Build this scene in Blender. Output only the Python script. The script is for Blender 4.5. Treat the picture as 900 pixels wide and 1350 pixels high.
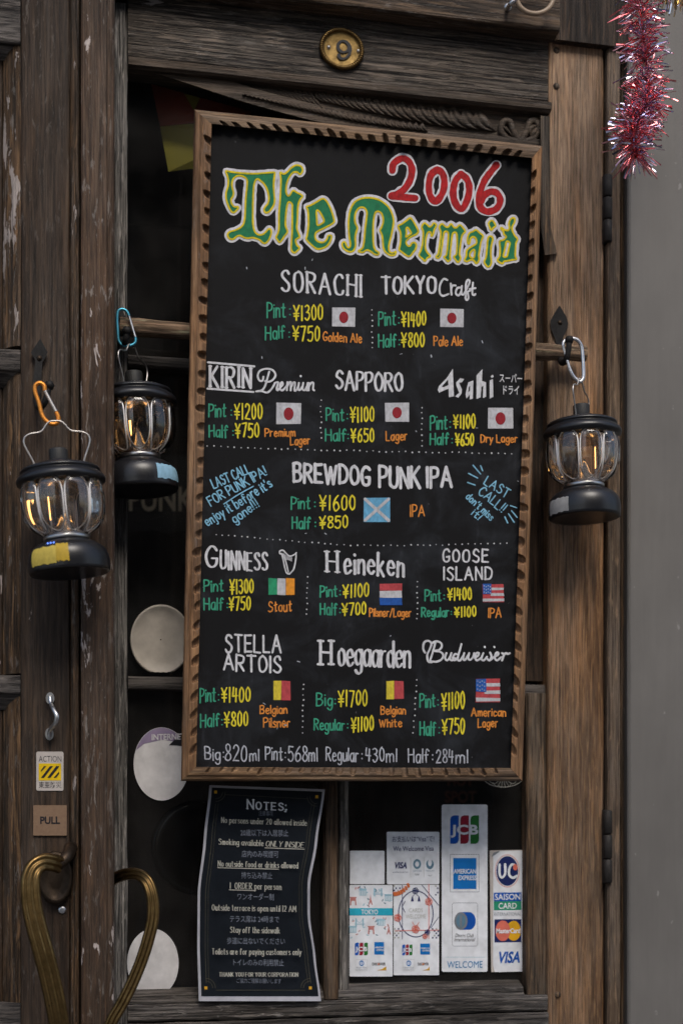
import bpy, bmesh, math, random
from mathutils import Vector, Matrix, noise
from mathutils.geometry import tessellate_polygon
R = math.radians
random.seed(7)
for o in list(bpy.data.objects): bpy.data.objects.remove(o)
scene = bpy.context.scene
COL = scene.collection

# ------------------------------------------------------------------ camera, sky, sun, exposure
FPX, HORIZON, YAW, DIST = 1900.0, 1090.0, R(11.8), 1.9      # the photograph is 900 x 1350
FWD = Vector((math.sin(YAW), math.cos(YAW), 0)); RIGHT = Vector((math.cos(YAW), -math.sin(YAW), 0)); UP = Vector((0, 0, 1))
CAM = Vector((0, 0, 1.15)) - DIST * FWD
cd = bpy.data.cameras.new('camera'); cam = bpy.data.objects.new('camera', cd); COL.objects.link(cam)
cam.location = CAM; cam.rotation_euler = (R(90), 0, -YAW)
cd.sensor_fit = 'HORIZONTAL'; cd.sensor_width = 24; cd.lens = 24 * FPX / 900
cd.shift_y = (HORIZON - 675) / 900
cd.clip_start = .05; cd.clip_end = 200
cd.dof.use_dof = True; cd.dof.focus_distance = 1.82; cd.dof.aperture_fstop = 3.2
scene.camera = cam
w = bpy.data.worlds.new('World'); scene.world = w; w.use_nodes = True
SUN_EL, SUN_AZ = R(48), R(176)          # sun direction: azimuth measured from +Y clockwise
sky = w.node_tree.nodes.new('ShaderNodeTexSky'); sky.sky_type = 'NISHITA'; sky.sun_disc = False
sky.sun_elevation = SUN_EL; sky.sun_rotation = SUN_AZ; sky.dust_density = 3.0
bg = w.node_tree.nodes['Background']; bg.inputs[1].default_value = .12
w.node_tree.links.new(sky.outputs[0], bg.inputs[0])
sd = bpy.data.lights.new('sun', 'SUN'); sd.energy = 1.5; sd.angle = R(26); sd.color = (1, .95, .87)
so = bpy.data.objects.new('sun', sd); COL.objects.link(so)
sv = Vector((math.sin(SUN_AZ) * math.cos(SUN_EL), math.cos(SUN_AZ) * math.cos(SUN_EL), math.sin(SUN_EL)))
so.rotation_euler = (-sv).to_track_quat('-Z', 'Y').to_euler(); so.location = sv * 30
vs = scene.view_settings; vs.view_transform = 'Standard'; vs.look = 'None'; vs.gamma = 1; vs.use_curve_mapping = False
vs.exposure = 0.33
scene.render.engine = 'CYCLES'
scene.cycles.max_bounces = 12; scene.cycles.transmission_bounces = 10; scene.cycles.transparent_max_bounces = 12
scene.cycles.sample_clamp_indirect = 4; scene.cycles.use_denoising = True; scene.cycles.denoising_prefilter = 'FAST'; scene.cycles.denoising_input_passes = 'RGB_ALBEDO_NORMAL'
scene.cycles.glossy_bounces = 5; scene.cycles.diffuse_bounces = 4

# ------------------------------------------------------------------ planes of the place
class Plane:
    """a vertical plane of the place; at() finds the point of it that a spot of the photograph shows"""
    def __init__(s, p, ang=0.0):
        s.p = Vector(p); s.t = Vector((math.cos(ang), -math.sin(ang), 0)); s.n = Vector((-math.sin(ang), -math.cos(ang), 0))
    def at(s, px, py, h=0.0):
        d = FWD + (px - 450) / FPX * RIGHT - (py - HORIZON) / FPX * UP
        q = s.p + s.n * h
        return CAM + d * ((q - CAM).dot(s.n) / d.dot(s.n))
    def U(s, px, h=0.0): return (s.at(px, HORIZON, h) - s.p).dot(s.t)
    def Z(s, px, py, h=0.0): return s.at(px, py, h).z
    def w(s, u, z, h=0.0): q = s.p + s.t * u + s.n * h; return Vector((q.x, q.y, z))
DOOR = Plane((0, 0, 0))                                            # front face of the right-hand door leaf
LEAF = Plane(Plane((0, -.085, 0)).at(150, HORIZON), R(4))          # the left-hand leaf stands a little ajar
BOARD = Plane((0, -.062, 0))
GLASS = Plane((0, .03, 0))
WALL = Plane((0, -.003, 0))

# ------------------------------------------------------------------ objects
ORG = {}
def thing(name, label, cat, loc, group=None):
    o = bpy.data.objects.new(name, None); COL.objects.link(o); o.empty_display_size = .05
    o.location = loc; ORG[o.name] = Vector(loc); o['label'] = label; o['category'] = cat
    if group: o['group'] = group
    return o
def tag(o, label, cat, group=None):
    o['label'] = label; o['category'] = cat
    if group: o['group'] = group
    return o
class MB:
    def __init__(s): s.v = []; s.f = []; s.m = []; s.s = []; s.k = 0
    def add(s, vs_, fs, mi=0, smooth=False):
        b = len(s.v); s.v += [Vector(v) for v in vs_]
        for f in fs: s.f.append([b + i for i in f]); s.m.append(mi); s.s.append(smooth)
    def build(s, name, mats, parent=None, label=None, origin=None):
        if not isinstance(mats, (list, tuple)): mats = [mats]
        if parent is not None: org = ORG[parent.name]
        elif origin is not None: org = Vector(origin)
        else:
            lo = [min(v[i] for v in s.v) for i in range(3)]; hi = [max(v[i] for v in s.v) for i in range(3)]
            org = Vector(((lo[0] + hi[0]) / 2, (lo[1] + hi[1]) / 2, lo[2]))
        me = bpy.data.meshes.new(name)
        me.from_pydata([tuple(v - org) for v in s.v], [], s.f)
        for mt in mats: me.materials.append(mt)
        me.polygons.foreach_set('material_index', s.m); me.polygons.foreach_set('use_smooth', s.s)
        me.update()
        o = bpy.data.objects.new(name, me); COL.objects.link(o)
        if parent is not None: o.parent = parent; ORG[o.name] = org
        else: o.location = org; ORG[o.name] = org
        if label: o['label'] = label
        return o
    # --- solids
    def loft(s, rings, mi=0, smooth=False, closed=True, caps=True):
        n = len(rings[0]); vs_ = [p for r in rings for p in r]; fs = []
        for i in range(len(rings) - 1):
            for j in range(n if closed else n - 1):
                a = i * n + j; b = i * n + (j + 1) % n
                fs.append((a, b, b + n, a + n))
        s.add(vs_, fs, mi, smooth)
        if caps and closed:
            s.add(rings[0], [tuple(range(n))[::-1]], mi); s.add(rings[-1], [tuple(range(n))], mi)
    def tube(s, pts, r, seg=10, mi=0, smooth=True, caps=True, flat=1.0):
        pts = [Vector(p) for p in pts]; rings = []; nrm = None
        for i, p in enumerate(pts):
            t = (pts[min(i + 1, len(pts) - 1)] - pts[max(i - 1, 0)]).normalized()
            if nrm is None:
                nrm = t.orthogonal().normalized() if abs(t.y) > .99 else t.cross(Vector((0, 1, 0))).normalized()
            nrm = (nrm - t * nrm.dot(t)).normalized(); bn = t.cross(nrm)
            rr = r(i / (len(pts) - 1)) if callable(r) else r
            rings.append([p + nrm * (math.cos(a) * rr) + bn * (math.sin(a) * rr * flat) for a in [2 * math.pi * k / seg for k in range(seg)]])
        s.loft(rings, mi, smooth, True, caps)
    def lathe(s, prof, org, seg=48, mi=0, rf=None, smooth=True, axis=None):
        rings = []
        for r, z in prof:
            ring = []
            for k in range(seg):
                a = 2 * math.pi * k / seg; q = rf(r, z, a) if rf else r
                v = Vector((q * math.cos(a), q * math.sin(a), z))
                if axis is not None: v = axis @ v
                ring.append(Vector(org) + v)
            rings.append(ring)
        s.loft(rings, mi, smooth, True, False)
    def disc(s, c, ax, ay, mi=0, seg=32, smooth=False):
        s.add([Vector(c) + ax * math.cos(2 * math.pi * k / seg) + ay * math.sin(2 * math.pi * k / seg) for k in range(seg)], [tuple(range(seg))], mi, smooth)
    def beam(s, pl, u0, u1, z0, z1, h0, h1, along='z', ch=.0025, mi=0, wob=.0004, n=24):
        """a bevelled timber between two corners of a plane, its edges slightly uneven"""
        rings = []
        a0, a1 = (z0, z1) if along == 'z' else (u0, u1); b0, b1 = (u0, u1) if along == 'z' else (z0, z1)
        cs = [(b0, h0), (b1, h0), (b1, h1 - ch), (b1 - ch * .4, h1 - ch * .4), (b1 - ch, h1), (b0 + ch, h1), (b0 + ch * .4, h1 - ch * .4), (b0, h1 - ch)]
        sd_ = random.random() * 50
        for i in range(n + 1):
            a = a0 + (a1 - a0) * i / n; ring = []
            for k, (b, h) in enumerate(cs):
                j = noise.noise(Vector((a * 25, k * 3.1, sd_))) * wob if k > 1 else 0
                g = noise.noise(Vector((a * 18, k * 2.3 + 9, sd_))) * wob if k > 1 else 0
                ring.append(pl.w(b + j, a, h + g) if along == 'z' else pl.w(a, b + j, h + g))
            rings.append(ring)
        s.loft(rings, mi, False, True, True)
    def profile(s, pl, prof, a0, a1, along='z', mi=0, smooth=False, n=30, wob=.0003):
        """a moulding: cross-section [(offset across, height)] carried along the plane"""
        rings = []; sd_ = random.random() * 50
        for i in range(n + 1):
            a = a0 + (a1 - a0) * i / n
            rings.append([(pl.w(b, a, h + noise.noise(Vector((a * 20, k, sd_))) * wob) if along == 'z' else pl.w(a, b, h + noise.noise(Vector((a * 20, k, sd_))) * wob)) for k, (b, h) in enumerate(prof)])
        s.loft(rings, mi, smooth, True, True)
    # --- flat marks and plates, given by the outline they have on a plane
    def plate(s, F, outer, h, hb=None, holes=(), mi=0, side=None):
        loops = [outer] + list(holes)
        tris = tessellate_polygon([[Vector((x, -y, 0)) for x, y in l] for l in loops])
        flat = [p for l in loops for p in l]
        s.add([F(x, y, h) for x, y in flat], fix(tris, flat), mi)
        if hb is not None:
            for l in loops:
                n = len(l); vs_ = [F(x, y, h) for x, y in l] + [F(x, y, hb) for x, y in l]
                s.add(vs_, [(i, (i + 1) % n, n + (i + 1) % n, n + i) for i in range(n)], mi if side is None else side)
    def ribbon(s, F, pts, wid, mi=0, h=None, smooth=True, nib=None, caps=True, taper=None):
        pts = [tuple(p) for p in pts]
        if not smooth and len(pts) > 2:
            for a, b in zip(pts[:-1], pts[1:]): s.ribbon(F, [a, b], wid, mi, h, True, nib, caps)
            return
        if len(pts) > 2: pts = crom(pts, 5)
        if h is None: s.k += 1; h = .0003 + s.k * .000012
        n = len(pts); L = []; Rr = []
        for i in range(n):
            a = pts[max(i - 1, 0)]; b = pts[min(i + 1, n - 1)]
            dx, dy = b[0] - a[0], b[1] - a[1]; d = math.hypot(dx, dy) or 1; dx /= d; dy /= d
            ww = wid * (1 + .2 * noise.noise(Vector((pts[i][0] * .16, pts[i][1] * .16, wid * 7))))
            if nib: ww = wid * (nib[1] + (1 - nib[1]) * abs(math.sin(math.atan2(-dy, dx) - nib[0])))
            if taper: ww *= taper(i / (n - 1))
            L.append((pts[i][0] + dy * ww / 2, pts[i][1] - dx * ww / 2)); Rr.append((pts[i][0] - dy * ww / 2, pts[i][1] + dx * ww / 2))
        s.add([F(x, y, h + 6e-6 * i) for i, (x, y) in enumerate(L)] + [F(x, y, h + 6e-6 * i) for i, (x, y) in enumerate(Rr)], [(i, n + i, n + i + 1, i + 1) for i in range(n - 1)], mi)
        if caps:
            for i, sg in ((0, 1), (n - 1, -1)):
                cx, cy = pts[i]; ax, ay = L[i][0] - cx, L[i][1] - cy
                arc = []
                for k in range(7):
                    t = math.pi * k / 6 * sg * -1
                    arc.append((cx + ax * math.cos(t) - ay * math.sin(t), cy + ax * math.sin(t) + ay * math.cos(t)))
                s.add([F(x, y, h + 6e-6 * (i % n) - 2e-6) for x, y in arc], [tuple(range(7)) if sg < 0 else tuple(range(7))[::-1]], mi)
def fix(tris, flat):
    out = []
    for a, b, c in tris:
        (x0, y0), (x1, y1), (x2, y2) = flat[a], flat[b], flat[c]
        out.append((a, b, c) if (x1 - x0) * (y2 - y0) - (x2 - x0) * (y1 - y0) < 0 else (a, c, b))
    return out
def crom(p, n, closed=False):
    out = []; m = len(p)
    for i in range(m if closed else m - 1):
        if closed: a, b, c, d = p[(i - 1) % m], p[i], p[(i + 1) % m], p[(i + 2) % m]
        else: a, b, c, d = p[max(i - 1, 0)], p[i], p[i + 1], p[min(i + 2, m - 1)]
        for k in range(n):
            t = k / n
            out.append(tuple(.5 * (2 * b[j] + (c[j] - a[j]) * t + (2 * a[j] - 5 * b[j] + 4 * c[j] - d[j]) * t * t + (3 * b[j] - a[j] - 3 * c[j] + d[j]) * t ** 3) for j in range(len(b))))
    if not closed: out.append(tuple(p[-1]))
    return out
def P2(s): return [tuple(float(q) for q in c.split(',')) for c in s.split()]
def zz(pts, x0, y0, sc): return [(x0 + x / sc, y0 + y / sc) for x, y in (P2(pts) if isinstance(pts, str) else pts)]
def rect(x0, y0, x1, y1): return [(x0, y0), (x1, y0), (x1, y1), (x0, y1)]
def rrect(x0, y0, x1, y1, r, n=5, sl=0.0):
    o = []
    for cx, cy, a in ((x1 - r, y0 + r, -90), (x1 - r, y1 - r, 0), (x0 + r, y1 - r, 90), (x0 + r, y0 + r, 180)):
        o += [(cx + r * math.cos(R(a + 90 * k / n)), cy + r * math.sin(R(a + 90 * k / n)) + sl * (cx + r * math.cos(R(a + 90 * k / n)) - x0)) for k in range(n + 1)]
    return o
def oval(cx, cy, rx, ry, n=48, a0=0): return [(cx + rx * math.cos(2 * math.pi * k / n + a0), cy + ry * math.sin(2 * math.pi * k / n + a0)) for k in range(n)]

# ------------------------------------------------------------------ a hand-lettering alphabet of pen strokes
GL = {
'A': '0,0 .3,1 .6,0|.12,.36 .48,.36', 'B': '0,0 0,1|~0,1 .25,1 .42,.88 .38,.62 .2,.54 0,.53|~0,.53 .3,.53 .48,.35 .4,.08 .2,0 0,0',
'C': '~.5,.84 .38,.98 .2,.97 .05,.75 .01,.45 .1,.12 .28,0 .45,.06 .52,.18', 'D': '0,0 0,1|~0,1 .25,.97 .47,.75 .5,.42 .36,.1 0,0',
'E': '0,0 0,1|0,1 .42,1|0,.52 .36,.52|0,0 .44,0', 'F': '0,0 0,1|0,1 .42,1|0,.52 .34,.52',
'G': '~.5,.85 .38,.98 .2,.97 .05,.75 .02,.45 .1,.12 .28,0 .46,.1 .5,.4|.5,.42 .28,.42', 'H': '0,0 0,1|.5,0 .5,1|0,.52 .5,.52', 'I': '0,0 0,1',
'J': '~.35,1 .35,.25 .25,.02 .1,0 0,.15', 'K': '0,0 0,1|.46,1 0,.42|.12,.55 .5,0', 'L': '0,1 0,0 .42,0', 'M': '0,0 .04,1 .32,.3 .6,1 .64,0', 'N': '0,0 0,1 .48,0 .48,1',
'O': '~.26,1 .08,.86 .01,.5 .08,.14 .26,0 .45,.14 .52,.5 .45,.86 .26,1', 'P': '0,0 0,1|~0,1 .28,1 .45,.85 .4,.58 .2,.47 0,.47',
'R': '0,0 0,1|~0,1 .28,1 .45,.85 .4,.6 .2,.5 0,.5|.16,.5 .48,0', 'S': '~.44,.84 .34,.98 .18,.99 .05,.86 .08,.66 .25,.53 .42,.4 .46,.2 .34,.03 .16,0 .02,.12',
'T': '0,1 .52,1|.26,1 .26,0', 'U': '~0,1 0,.3 .08,.05 .24,0 .4,.05 .48,.3 .48,1', 'V': '0,1 .25,0 .5,1', 'W': '0,1 .18,0 .36,.9 .54,0 .72,1', 'X': '0,0 .46,1|0,1 .46,0', 'Y': '0,1 .24,.5 .48,1|.24,.5 .24,0',
'a': '~.38,.56 .2,.64 .04,.5 .02,.2 .14,0 .3,.08 .38,.3|.39,.62 .39,0', 'b': '0,1 0,0|~0,.45 .15,.63 .34,.55 .38,.3 .28,.03 .12,0 0,.12', 'c': '~.36,.52 .2,.63 .04,.5 .02,.2 .14,0 .36,.1',
'd': '~.36,.5 .2,.63 .04,.5 .02,.2 .14,0 .3,.08 .36,.25|.37,1 .37,0', 'e': '~.02,.33 .36,.36 .32,.56 .18,.64 .04,.5 .02,.22 .12,.02 .26,0 .38,.12', 'f': '~.36,.88 .26,1 .14,.9 .13,.6 .13,0|0,.58 .3,.6',
'g': '~.36,.54 .2,.64 .04,.5 .02,.22 .14,.04 .3,.12 .36,.3|~.38,.62 .38,-.08 .28,-.3 .1,-.3 .02,-.2', 'h': '0,1 0,0|~0,.4 .14,.62 .3,.58 .34,.4 .34,0', 'i': '0,.62 0,0|0,.86 0,.88', 'j': '~.15,.62 .15,-.15 .08,-.3 -.05,-.28|.15,.86 .15,.88',
'k': '0,1 0,0|.32,.6 0,.25|.1,.33 .36,0', 'l': '0,1 0,0', 'm': '0,.62 0,0|~0,.4 .1,.61 .22,.58 .25,.4 .25,0|~.25,.4 .36,.61 .47,.58 .5,.4 .5,0', 'n': '0,.62 0,0|~0,.4 .14,.62 .3,.58 .34,.4 .34,0',
'o': '~.19,.64 .05,.53 .01,.32 .06,.08 .19,0 .33,.08 .38,.32 .33,.55 .19,.64', 'p': '0,.62 0,-.32|~0,.45 .15,.63 .34,.55 .38,.3 .28,.03 .12,0 0,.12', 'r': '0,.62 0,0|~0,.38 .1,.58 .26,.62',
's': '~.3,.54 .18,.64 .05,.58 .05,.42 .18,.33 .3,.24 .3,.08 .15,0 .0,.06', 't': '~.14,.95 .14,.12 .2,.01 .32,.04|0,.64 .3,.66', 'u': '~0,.62 0,.2 .08,0 .22,.02 .34,.22|.35,.62 .35,0', 'v': '0,.62 .18,0 .36,.62', 'w': '0,.62 .13,0 .26,.55 .39,0 .52,.62', 'x': '0,0 .34,.62|0,.62 .34,0', 'y': '0,.62 .18,.02|.37,.62 .18,.02 .06,-.3',
'0': '~.2,1 .06,.84 .01,.5 .06,.16 .2,0 .35,.16 .4,.5 .35,.84 .2,1', '1': '.07,1 .07,0', '2': '~.02,.78 .1,.97 .26,1 .4,.85 .36,.6 .18,.28 0,.02|0,.02 .44,.02', '3': '~.02,.9 .2,1 .36,.85 .3,.6 .14,.54 .32,.5 .42,.28 .3,.03 .12,0 0,.12',
'4': '.06,1 .0,.42 .44,.42|.32,.9 .3,0', '5': '.42,1 .06,1|~.06,1 .04,.56 .22,.64 .42,.5 .43,.2 .3,.02 .12,0 0,.1', '6': '~.36,.98 .18,.8 .04,.5 .02,.2 .14,0 .32,.02 .43,.2 .4,.42 .26,.54 .1,.46 .02,.28', '7': '0,1 .42,1 .16,0',
'8': '~.22,.54 .06,.7 .08,.92 .22,1 .37,.9 .37,.7 .22,.54 .04,.34 .03,.12 .2,0 .39,.1 .41,.32 .22,.54', '9': '~.4,.7 .36,.9 .2,1 .05,.88 .04,.62 .16,.5 .32,.55 .4,.75 .38,.35 .25,.05 .08,.02',
'\u00a5': '0,1 .25,.54 .5,1|.25,.54 .25,0|.02,.5 .48,.5|.04,.3 .46,.3', ':': '0,.14 0,.16|0,.56 0,.58', ';': '0,.56 0,.58|.02,.1 -.04,-.12', '!': '.06,1 .02,.3|0,.02 0,.04', "'": '.03,1 0,.78', '/': '0,-.05 .38,1', '.': '0,.02 0,.03', '-': '0,.4 .2,.4'}
def glyph(c):
    st = []
    for q in GL[c].split('|'):
        sm = q[0] == '~'; st.append((sm, P2(q.lstrip('~'))))
    return st, max(p[0] for _, pp in st for p in pp) + (.07 if c == '1' else 0)
def hand(mb, F, text, x0, y0, x1, y1, cap, pen, mi=0, nib=None, slant=0.0, jit=.034, gap=.2, serif=0.0, smallcaps=False, up=None, split=True):
    """letter a line of text from (x0,y0) to (x1,y1) along its baseline, fitted to that length"""
    rng = random.Random(text + str(x0)); cur = 0; strokes = []
    for ch in text:
        if ch == ' ': cur += .32; continue
        sc = 1.0
        if smallcaps and ch.islower(): ch = ch.upper(); sc = .78
        st, wd = glyph(ch); dy = rng.uniform(-jit, jit)
        for sm, pts in st:
            pp = [(cur + sc * (x + rng.uniform(-jit, jit) * .5), sc * (y + rng.uniform(-jit, jit)) + dy) for x, y in pts]
            strokes.append((sm, pp))
            if serif:
                for a, b in ((0, 1), (-1, -2)):
                    if abs(pp[a][0] - pp[b][0]) < .3 * abs(pp[a][1] - pp[b][1]) and abs(pp[a][1] - pp[b][1]) > .2:
                        strokes.append((False, [(pp[a][0] - serif, pp[a][1]), (pp[a][0] + serif, pp[a][1])]))
        cur += wd * sc + gap
    tot = max(p[0] for _, pp in strokes for p in pp) or 1e-6
    dx, dy = x1 - x0, y1 - y0; ln = math.hypot(dx, dy)
    ux, uy = (0, -1) if up is None else up
    for sm, pp in strokes:
        q = []
        for x, y in pp:
            t = (x + slant * y * cap / max(ln, 1e-6) * tot) / tot if tot > 1e-4 else 0
            q.append((x0 + dx * t + ux * y * cap, y0 + dy * t + uy * y * cap))
        mb.ribbon(F, q, pen, mi, None, sm, nib)
FC = {}
def fontmesh(body, bold=0.0):
    key = (body, bold)
    if key not in FC:
        cu = bpy.data.curves.new('lettering', 'FONT'); cu.body = body; cu.resolution_u = 3; cu.offset = bold
        o = bpy.data.objects.new('lettering', cu); COL.objects.link(o)
        dg = bpy.context.evaluated_depsgraph_get(); dg.update()
        ev = o.evaluated_get(dg); me = ev.to_mesh()
        FC[key] = ([(v.co.x, v.co.y) for v in me.vertices], [tuple(p.vertices) for p in me.polygons])
        ev.to_mesh_clear(); bpy.data.objects.remove(o); bpy.data.curves.remove(cu)
    return FC[key]
def printed(mb, F, body, x0, y0, x1, y1, cap, mi=0, bold=0.0, slant=0.0, h=.0006):
    """printed lettering, fitted to the length of its baseline"""
    vs_, fs = fontmesh(body, bold); a = min(v[0] for v in vs_); b = max(v[0] for v in vs_)
    out = []
    for x, y in vs_:
        t = (x - a) / (b - a); yy = y / .72 * cap
        out.append(F(x0 + (x1 - x0) * t + slant * yy, y0 + (y1 - y0) * t - yy, h))
    mb.add(out, fs, mi)

# ------------------------------------------------------------------ materials
def mat(name, col, rough=.6, metal=0.0, **kw):
    m = bpy.data.materials.new(name); m.use_nodes = True; b = m.node_tree.nodes['Principled BSDF']
    b.inputs['Base Color'].default_value = (*col, 1); b.inputs['Roughness'].default_value = rough; b.inputs['Metallic'].default_value = metal
    for k, v in kw.items(): b.inputs[k.replace('_', ' ')].default_value = v
    return m
class NT:
    def __init__(s, m): s.t = m.node_tree; s.b = s.t.nodes['Principled BSDF']
    def n(s, typ, **kw):
        d = s.t.nodes.new('ShaderNode' + typ)
        for k, v in kw.items(): setattr(d, k, v)
        return d
    def l(s, a, b): s.t.links.new(a, b)
    def coord(s, scale, rot=(0, 0, 0), loc=(0, 0, 0)):
        tc = s.n('TexCoord'); mp = s.n('Mapping'); mp.inputs['Scale'].default_value = scale; mp.inputs['Rotation'].default_value = rot; mp.inputs['Location'].default_value = loc
        s.l(tc.outputs['Object'], mp.inputs[0]); return mp.outputs[0]
    def noise(s, vec, scale, detail=6, rough=.6, dist=0.0):
        d = s.n('TexNoise'); d.inputs['Scale'].default_value = scale; d.inputs['Detail'].default_value = detail; d.inputs['Roughness'].default_value = rough; d.inputs['Distortion'].default_value = dist
        s.l(vec, d.inputs['Vector']); return d.outputs['Fac']
    def ramp(s, fac, stops):
        d = s.n('ValToRGB'); e = d.color_ramp.elements
        while len(e) < len(stops): e.new(.5)
        for q, (p, c) in zip(e, stops):
            q.position = p; q.color = (*c, 1) if isinstance(c, tuple) else (c, c, c, 1)
        s.l(fac, d.inputs[0]); return d.outputs[0]
    def mix(s, fac, a, b, mode='MIX'):
        d = s.n('Mix', data_type='RGBA', blend_type=mode)
        for sock, v in ((d.inputs[0], fac), (d.inputs[6], a), (d.inputs[7], b)):
            if hasattr(v, 'links'): s.l(v, sock)
            elif isinstance(v, tuple): sock.default_value = (*v, 1)
            else: sock.default_value = v
        return d.outputs[2]
    def math(s, op, a, b=0.0):
        d = s.n('Math', operation=op)
        for sock, v in ((d.inputs[0], a), (d.inputs[1], b)):
            if hasattr(v, 'links'): s.l(v, sock)
            else: sock.default_value = v
        return d.outputs[0]
    def bump(s, h, strength, dist=.001, prev=None):
        d = s.n('Bump'); d.inputs['Strength'].default_value = strength; d.inputs['Distance'].default_value = dist
        s.l(h, d.inputs['Height'])
        if prev is not None: s.l(prev, d.inputs['Normal'])
        return d.outputs[0]
def wood(name, dark, mid, light, axis='z', grey=None, grey_amt=.0, flakes=None, flake_amt=.0, rough=.72, bump=.5, cracks=.5, seed=0.0, tone=.35, angle=0.0, streak=.45, s=1.0, la=.62, ticks=0.0):
    """weathered timber: fibres and cracks along the axis, blotches, greyed patches, flakes of old paint"""
    m = mat(name, mid, rough); t = NT(m)
    def sc(a, l): return {'z': (a, a, l), 'x': (l, a, a)}[axis]
    loc = (seed * 1.7, seed * .9, seed * 2.3); rot = (0, angle, 0)
    fine = t.noise(t.coord(sc(1, .035), rot, loc), 520, 5, .65, .3)
    fib = t.noise(t.coord(sc(1, .05), rot, loc), 130 * s, 8, .62, .6)
    ring = t.noise(t.coord(sc(1, .09), rot, loc), 38, 6, .6, 1.2)
    blot = t.noise(t.coord(sc(1, .3), rot, loc), 9, 4, .55)
    col = t.ramp(fib, [(.36, dark), (.5, mid), (.64, light)])
    col = t.mix(.45, col, t.ramp(ring, [(.4, dark), (.6, light)]))
    if grey: col = t.mix(t.math('MULTIPLY', t.ramp(t.noise(t.coord(sc(1, .16), rot, (loc[0] + 4, 0, 3)), 16, 8, .68), [(.42, 0.0), (.62, 1.0)]), grey_amt), col, t.mix(fine, tuple(c * .55 for c in grey), tuple(c * 1.3 for c in grey)))
    col = t.mix(1.0, col, t.ramp(blot, [(.36, 1 - tone), (.64, 1 + tone * .4)]), 'MULTIPLY')
    col = t.mix(.55, col, t.ramp(fine, [(.36, .25), (.6, 1.25)]), 'MULTIPLY')
    lines = t.ramp(t.noise(t.coord(sc(1, .025), rot, (loc[0] + 3, 2, 6)), 250 * s, 4, .6, .2), [(.42, 1.0), (.475, 0.0)])
    hair = t.ramp(t.noise(t.coord(sc(1, .016), rot, (loc[0] + 5, 9, 3)), 620, 2, .5, .1), [(.36, 1.0), (.44, 0.0)])
    col = t.mix(t.math('MULTIPLY', hair, la * .8), col, tuple(c * .35 for c in dark))
    col = t.mix(t.math('MULTIPLY', lines, la), col, tuple(c * .5 for c in dark))
    lite = t.ramp(t.noise(t.coord(sc(1, .085), rot, (loc[0] + 9, 4, 2)), 190 * s, 5, .6, .5), [(.55, 0.0), (.66, 1.0)])
    col = t.mix(t.math('MULTIPLY', lite, streak), col, tuple(min(.6, c * 1.55) for c in light))
    crk = t.ramp(t.noise(t.coord(sc(1, .018), rot, (loc[0] + 7, 1, 1)), 170, 3, .5, .4), [(.30, 1.0), (.36, 0.0)])
    col = t.mix(t.math('MULTIPLY', crk, cracks), col, tuple(c * .18 for c in dark))
    hgt = t.math('SUBTRACT', t.math('ADD', t.math('MULTIPLY', fib, .6), t.math('MULTIPLY', fine, .55)), t.math('ADD', t.math('MULTIPLY', crk, .9), t.math('ADD', t.math('MULTIPLY', lines, .4), t.math('MULTIPLY', hair, .5))))
    if ticks:
        tk = t.ramp(t.noise(t.coord(sc(1, .22), rot, (loc[0] + 6, 7, 1)), 150, 6, .7, .4), [(.57, 0.0), (.63, 1.0)])
        tk = t.math('MULTIPLY', tk, t.ramp(t.noise(t.coord(sc(1, .3), rot, (loc[0] + 8, 1, 5)), 12, 4, .6), [(.4, .1), (.62, 1.0)]))
        col = t.mix(t.math('MULTIPLY', tk, ticks), col, (.34, .31, .285)); hgt = t.math('ADD', hgt, t.math('MULTIPLY', tk, .25))
    if flakes:
        fl = t.noise(t.coord(sc(1, .28), rot, (loc[0] + 2, 5, loc[2])), 62, 7, .62, .5)
        ms = t.noise(t.coord(sc(1, .35), rot, (loc[0] + 1, 8, loc[2])), 7, 3, .6)
        f = t.ramp(t.math('ADD', fl, t.math('MULTIPLY', t.math('SUBTRACT', ms, .5), .7)), [(.665 - flake_amt, 0.0), (.685 - flake_amt, 1.0)])
        f2 = t.math('MULTIPLY', f, t.ramp(fine, [(.3, .55), (.5, 1.0)]))
        col = t.mix(f2, col, flakes); hgt = t.math('ADD', hgt, t.math('MULTIPLY', f, .5))
    t.l(col, t.b.inputs['Base Color'])
    t.l(t.ramp(fib, [(.3, min(1, rough + .15)), (.7, rough - .12)]), t.b.inputs['Roughness'])
    t.b.inputs['Specular IOR Level'].default_value = .35
    t.l(t.bump(hgt, bump, .0022), t.b.inputs['Normal'])
    return m
def paint(name, col, var=.25, rough=.75, seed=0.0, sc=260):
    """brushed or chalked-on colour, thinner in places"""
    m = mat(name, col, rough); t = NT(m)
    n = t.noise(t.coord((1, 1, .6), (0, .5, 0), (seed, 0, 0)), sc, 5, .65); n2 = t.noise(t.coord((1, 1, 1), loc=(seed, 3, 0)), 45, 3)
    c = t.mix(t.ramp(n, [(.34, var), (.6, 0.0)]), col, tuple(q * .3 + .006 for q in col))
    c = t.mix(1.0, c, t.ramp(n2, [(.3, .82), (.7, 1.06)]), 'MULTIPLY')
    t.l(c, t.b.inputs['Base Color']); t.b.inputs['Specular IOR Level'].default_value = .2
    t.l(t.bump(n, .25, .0004), t.b.inputs['Normal']); return m
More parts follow.
